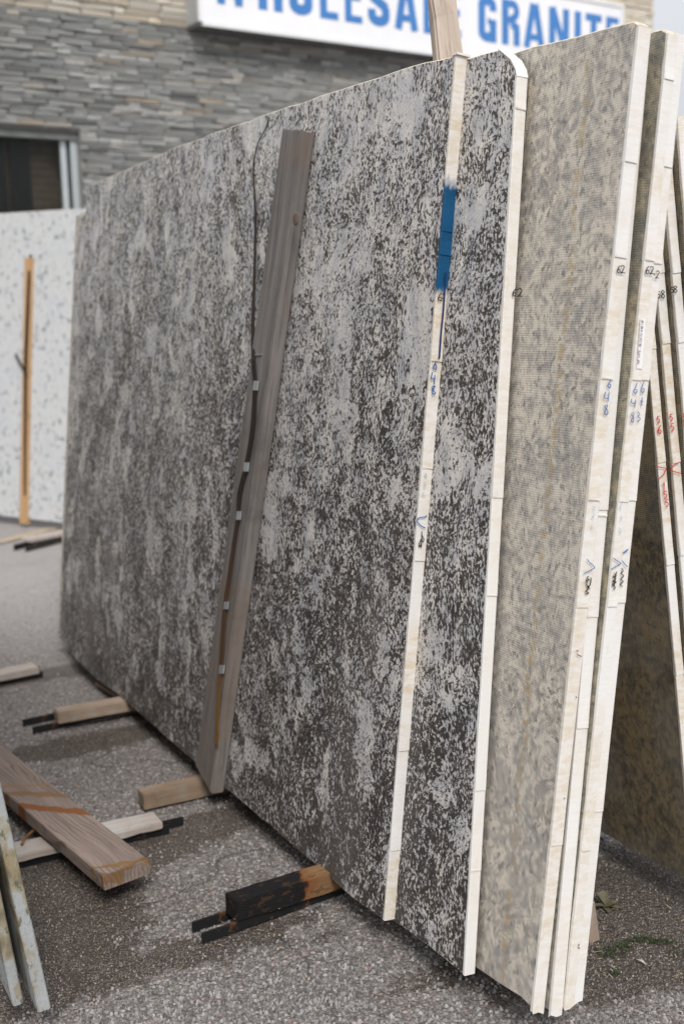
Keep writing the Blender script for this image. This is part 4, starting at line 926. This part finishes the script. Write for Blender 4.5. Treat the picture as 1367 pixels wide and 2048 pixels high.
# posts of the rack behind the stack
pp = NB + N * .40
P1 = ON(890, 60, pp, N)
pv = [G(0, 0, 0)] * 0
lean_ax = (ON(875, 0, P1, VF) - ON(890, 118, P1, VF)).normalized()
qd = (P1 - NB).dot(D)
base = P1 - lean_ax * ((P1.z - .02) / lean_ax.z); Lh = (P1 - base).length + .28
wpx = (ON(918, 60, P1, VF) - ON(860, 60, P1, VF)).length
PX = frame(base, lean_ax, -VF)
rough = wood('rough_pale_post', (.40, .325, .265), (.53, .45, .39), (.20, .14, .10), (.42, .24, .10), .7, scale=.5)
def post(Mx, label, w):
    bm = box_bm(0, Lh, -w / 2, w / 2, -w / 2, w / 2, bevel=.006, cuts=24, jit=.006, seed=3)
    o = link('rack_post', bm_mesh(bm), rough, None, Mx); tag(o, label, 'wooden post'); return o
post(PX, 'rough pale timber post rising behind the front slab before the blue sign letters', wpx * .92)

# ------------------------------------------------------------------ weeds, grass, litter at the right
leafm = plain('grey_green_leaf', (.105, .10, .06), .6, .25, 40); grassm = plain('green_sprigs', (.035, .052, .018), .6, .35, 60); drym = plain('dry_straw', (.38, .31, .20), .8, .3, 30)
wb = G(1208, 1815, 0)
weed = thing('weed', Matrix.Translation(wb), 'low weed with oval grey green leaves beside the last white slab edge', 'plant', None)
def leaf(length, width, az, el, base):
    vs_, fs_ = [], []
    for i in range(7):
        t = i / 6; w = width * math.sin(math.pi * min(1, .08 + t * .92)) ** .8 if 0 < i < 6 else .0008; r = length * t; z = r * math.sin(el) - (t ** 2) * length * .25; x = r * math.cos(el)
        for s_ in (-1, 0, 1): vs_.append((x, s_ * w / 2, z + (abs(s_) * w * .18)))
    for i in range(6):
        for k in range(2): q = i * 3 + k; fs_.append((q, q + 1, q + 4, q + 3))
    me_ = mesh(vs_, fs_); Mx = weed.matrix_basis @ Matrix.Translation(base) @ Matrix.Rotation(az, 4, 'Z'); o = link('leaf', me_, leafm, weed, Mx, smooth=True); return o
for az, el, l_, w_ in ((1.4, 1.25, .040, .024), (.2, .5, .034, .018), (-.7, .3, .030, .014), (2.4, .9, .045, .012), (3.4, .5, .03, .014), (-1.6, .4, .028, .013), (.9, .7, .026, .014), (-2.6, .35, .026, .012), (-.1, .15, .034, .012)): leaf(l_, w_, az, el, Vector((U(-.006, .006), U(-.006, .006), .002)))
def sprigs(cpx, cpy, rx, ry, n, vs, fs):
    c_ = G(cpx, cpy, 0)
    for _ in range(n):
        a = U(0, 6.28); r_ = math.sqrt(R()); P = c_ + Vector((math.cos(a) * rx * r_, math.sin(a) * ry * r_, 0)); az = U(0, 6.28); h = U(.003, .009); w = U(.0008, .0019); d_ = Vector((math.cos(az), math.sin(az), 0)); s_ = Vector((-d_.y, d_.x, 0)); k = len(vs)
        vs.extend([P - s_ * w * .4, P + s_ * w * .4, P + d_ * h * .5 + s_ * w + UP * h * .5, P + d_ * h * .5 - s_ * w + UP * h * .5, P + d_ * h + UP * h * .55]); fs.extend([(k, k + 1, k + 2, k + 3), (k + 3, k + 2, k + 4)])
vs, fs = [], []
for a_ in ((1285, 1880, .030, .012, 110), (1322, 1884, .030, .010, 90), (1225, 1905, .03, .025, 120), (1245, 1890, .02, .012, 60), (1228, 1948, .012, .008, 30), (1350, 1905, .02, .02, 30)): sprigs(*a_, vs, fs)
o = link('grass', mesh(vs, fs), grassm); tag(o, 'tiny green sprigs growing in the dark soil at the lower right', 'grass', kind='stuff')
vs, fs = [], []
for _ in range(140):
    px, py = (U(1170, 1367), U(1800, 1960)) if R() < .45 else (U(20, 620), U(1690, 1960)); P = G(px, py, .004); az = U(0, 3.14); l_ = U(.004, .016); d_ = Vector((math.cos(az), math.sin(az), U(-.1, .2))) * l_; s_ = Vector((-d_.y, d_.x, 0)).normalized() * U(.0004, .0009); k = len(vs); vs.extend([P - s_, P + s_, P + d_ + s_, P + d_ - s_]); fs.append((k, k + 1, k + 2, k + 3))
o = link('straw_litter', mesh(vs, fs), drym); tag(o, 'bits of dry straw and splinters lying on the soil', 'litter', kind='stuff')
P = G(1292, 1930, .003); az = 2.2
o = link('dry_leaf', mesh([(0, 0, 0), (.012, .005, .005), (.026, .001, .001), (.013, -.005, .003)], [(0, 1, 2, 3)]), plain('pale_dry_leaf', (.45, .42, .38), .8), None, Matrix.Translation(P) @ Matrix.Rotation(az, 4, 'Z')); tag(o, 'small pale dry leaf on the soil at the lower right', 'leaf')
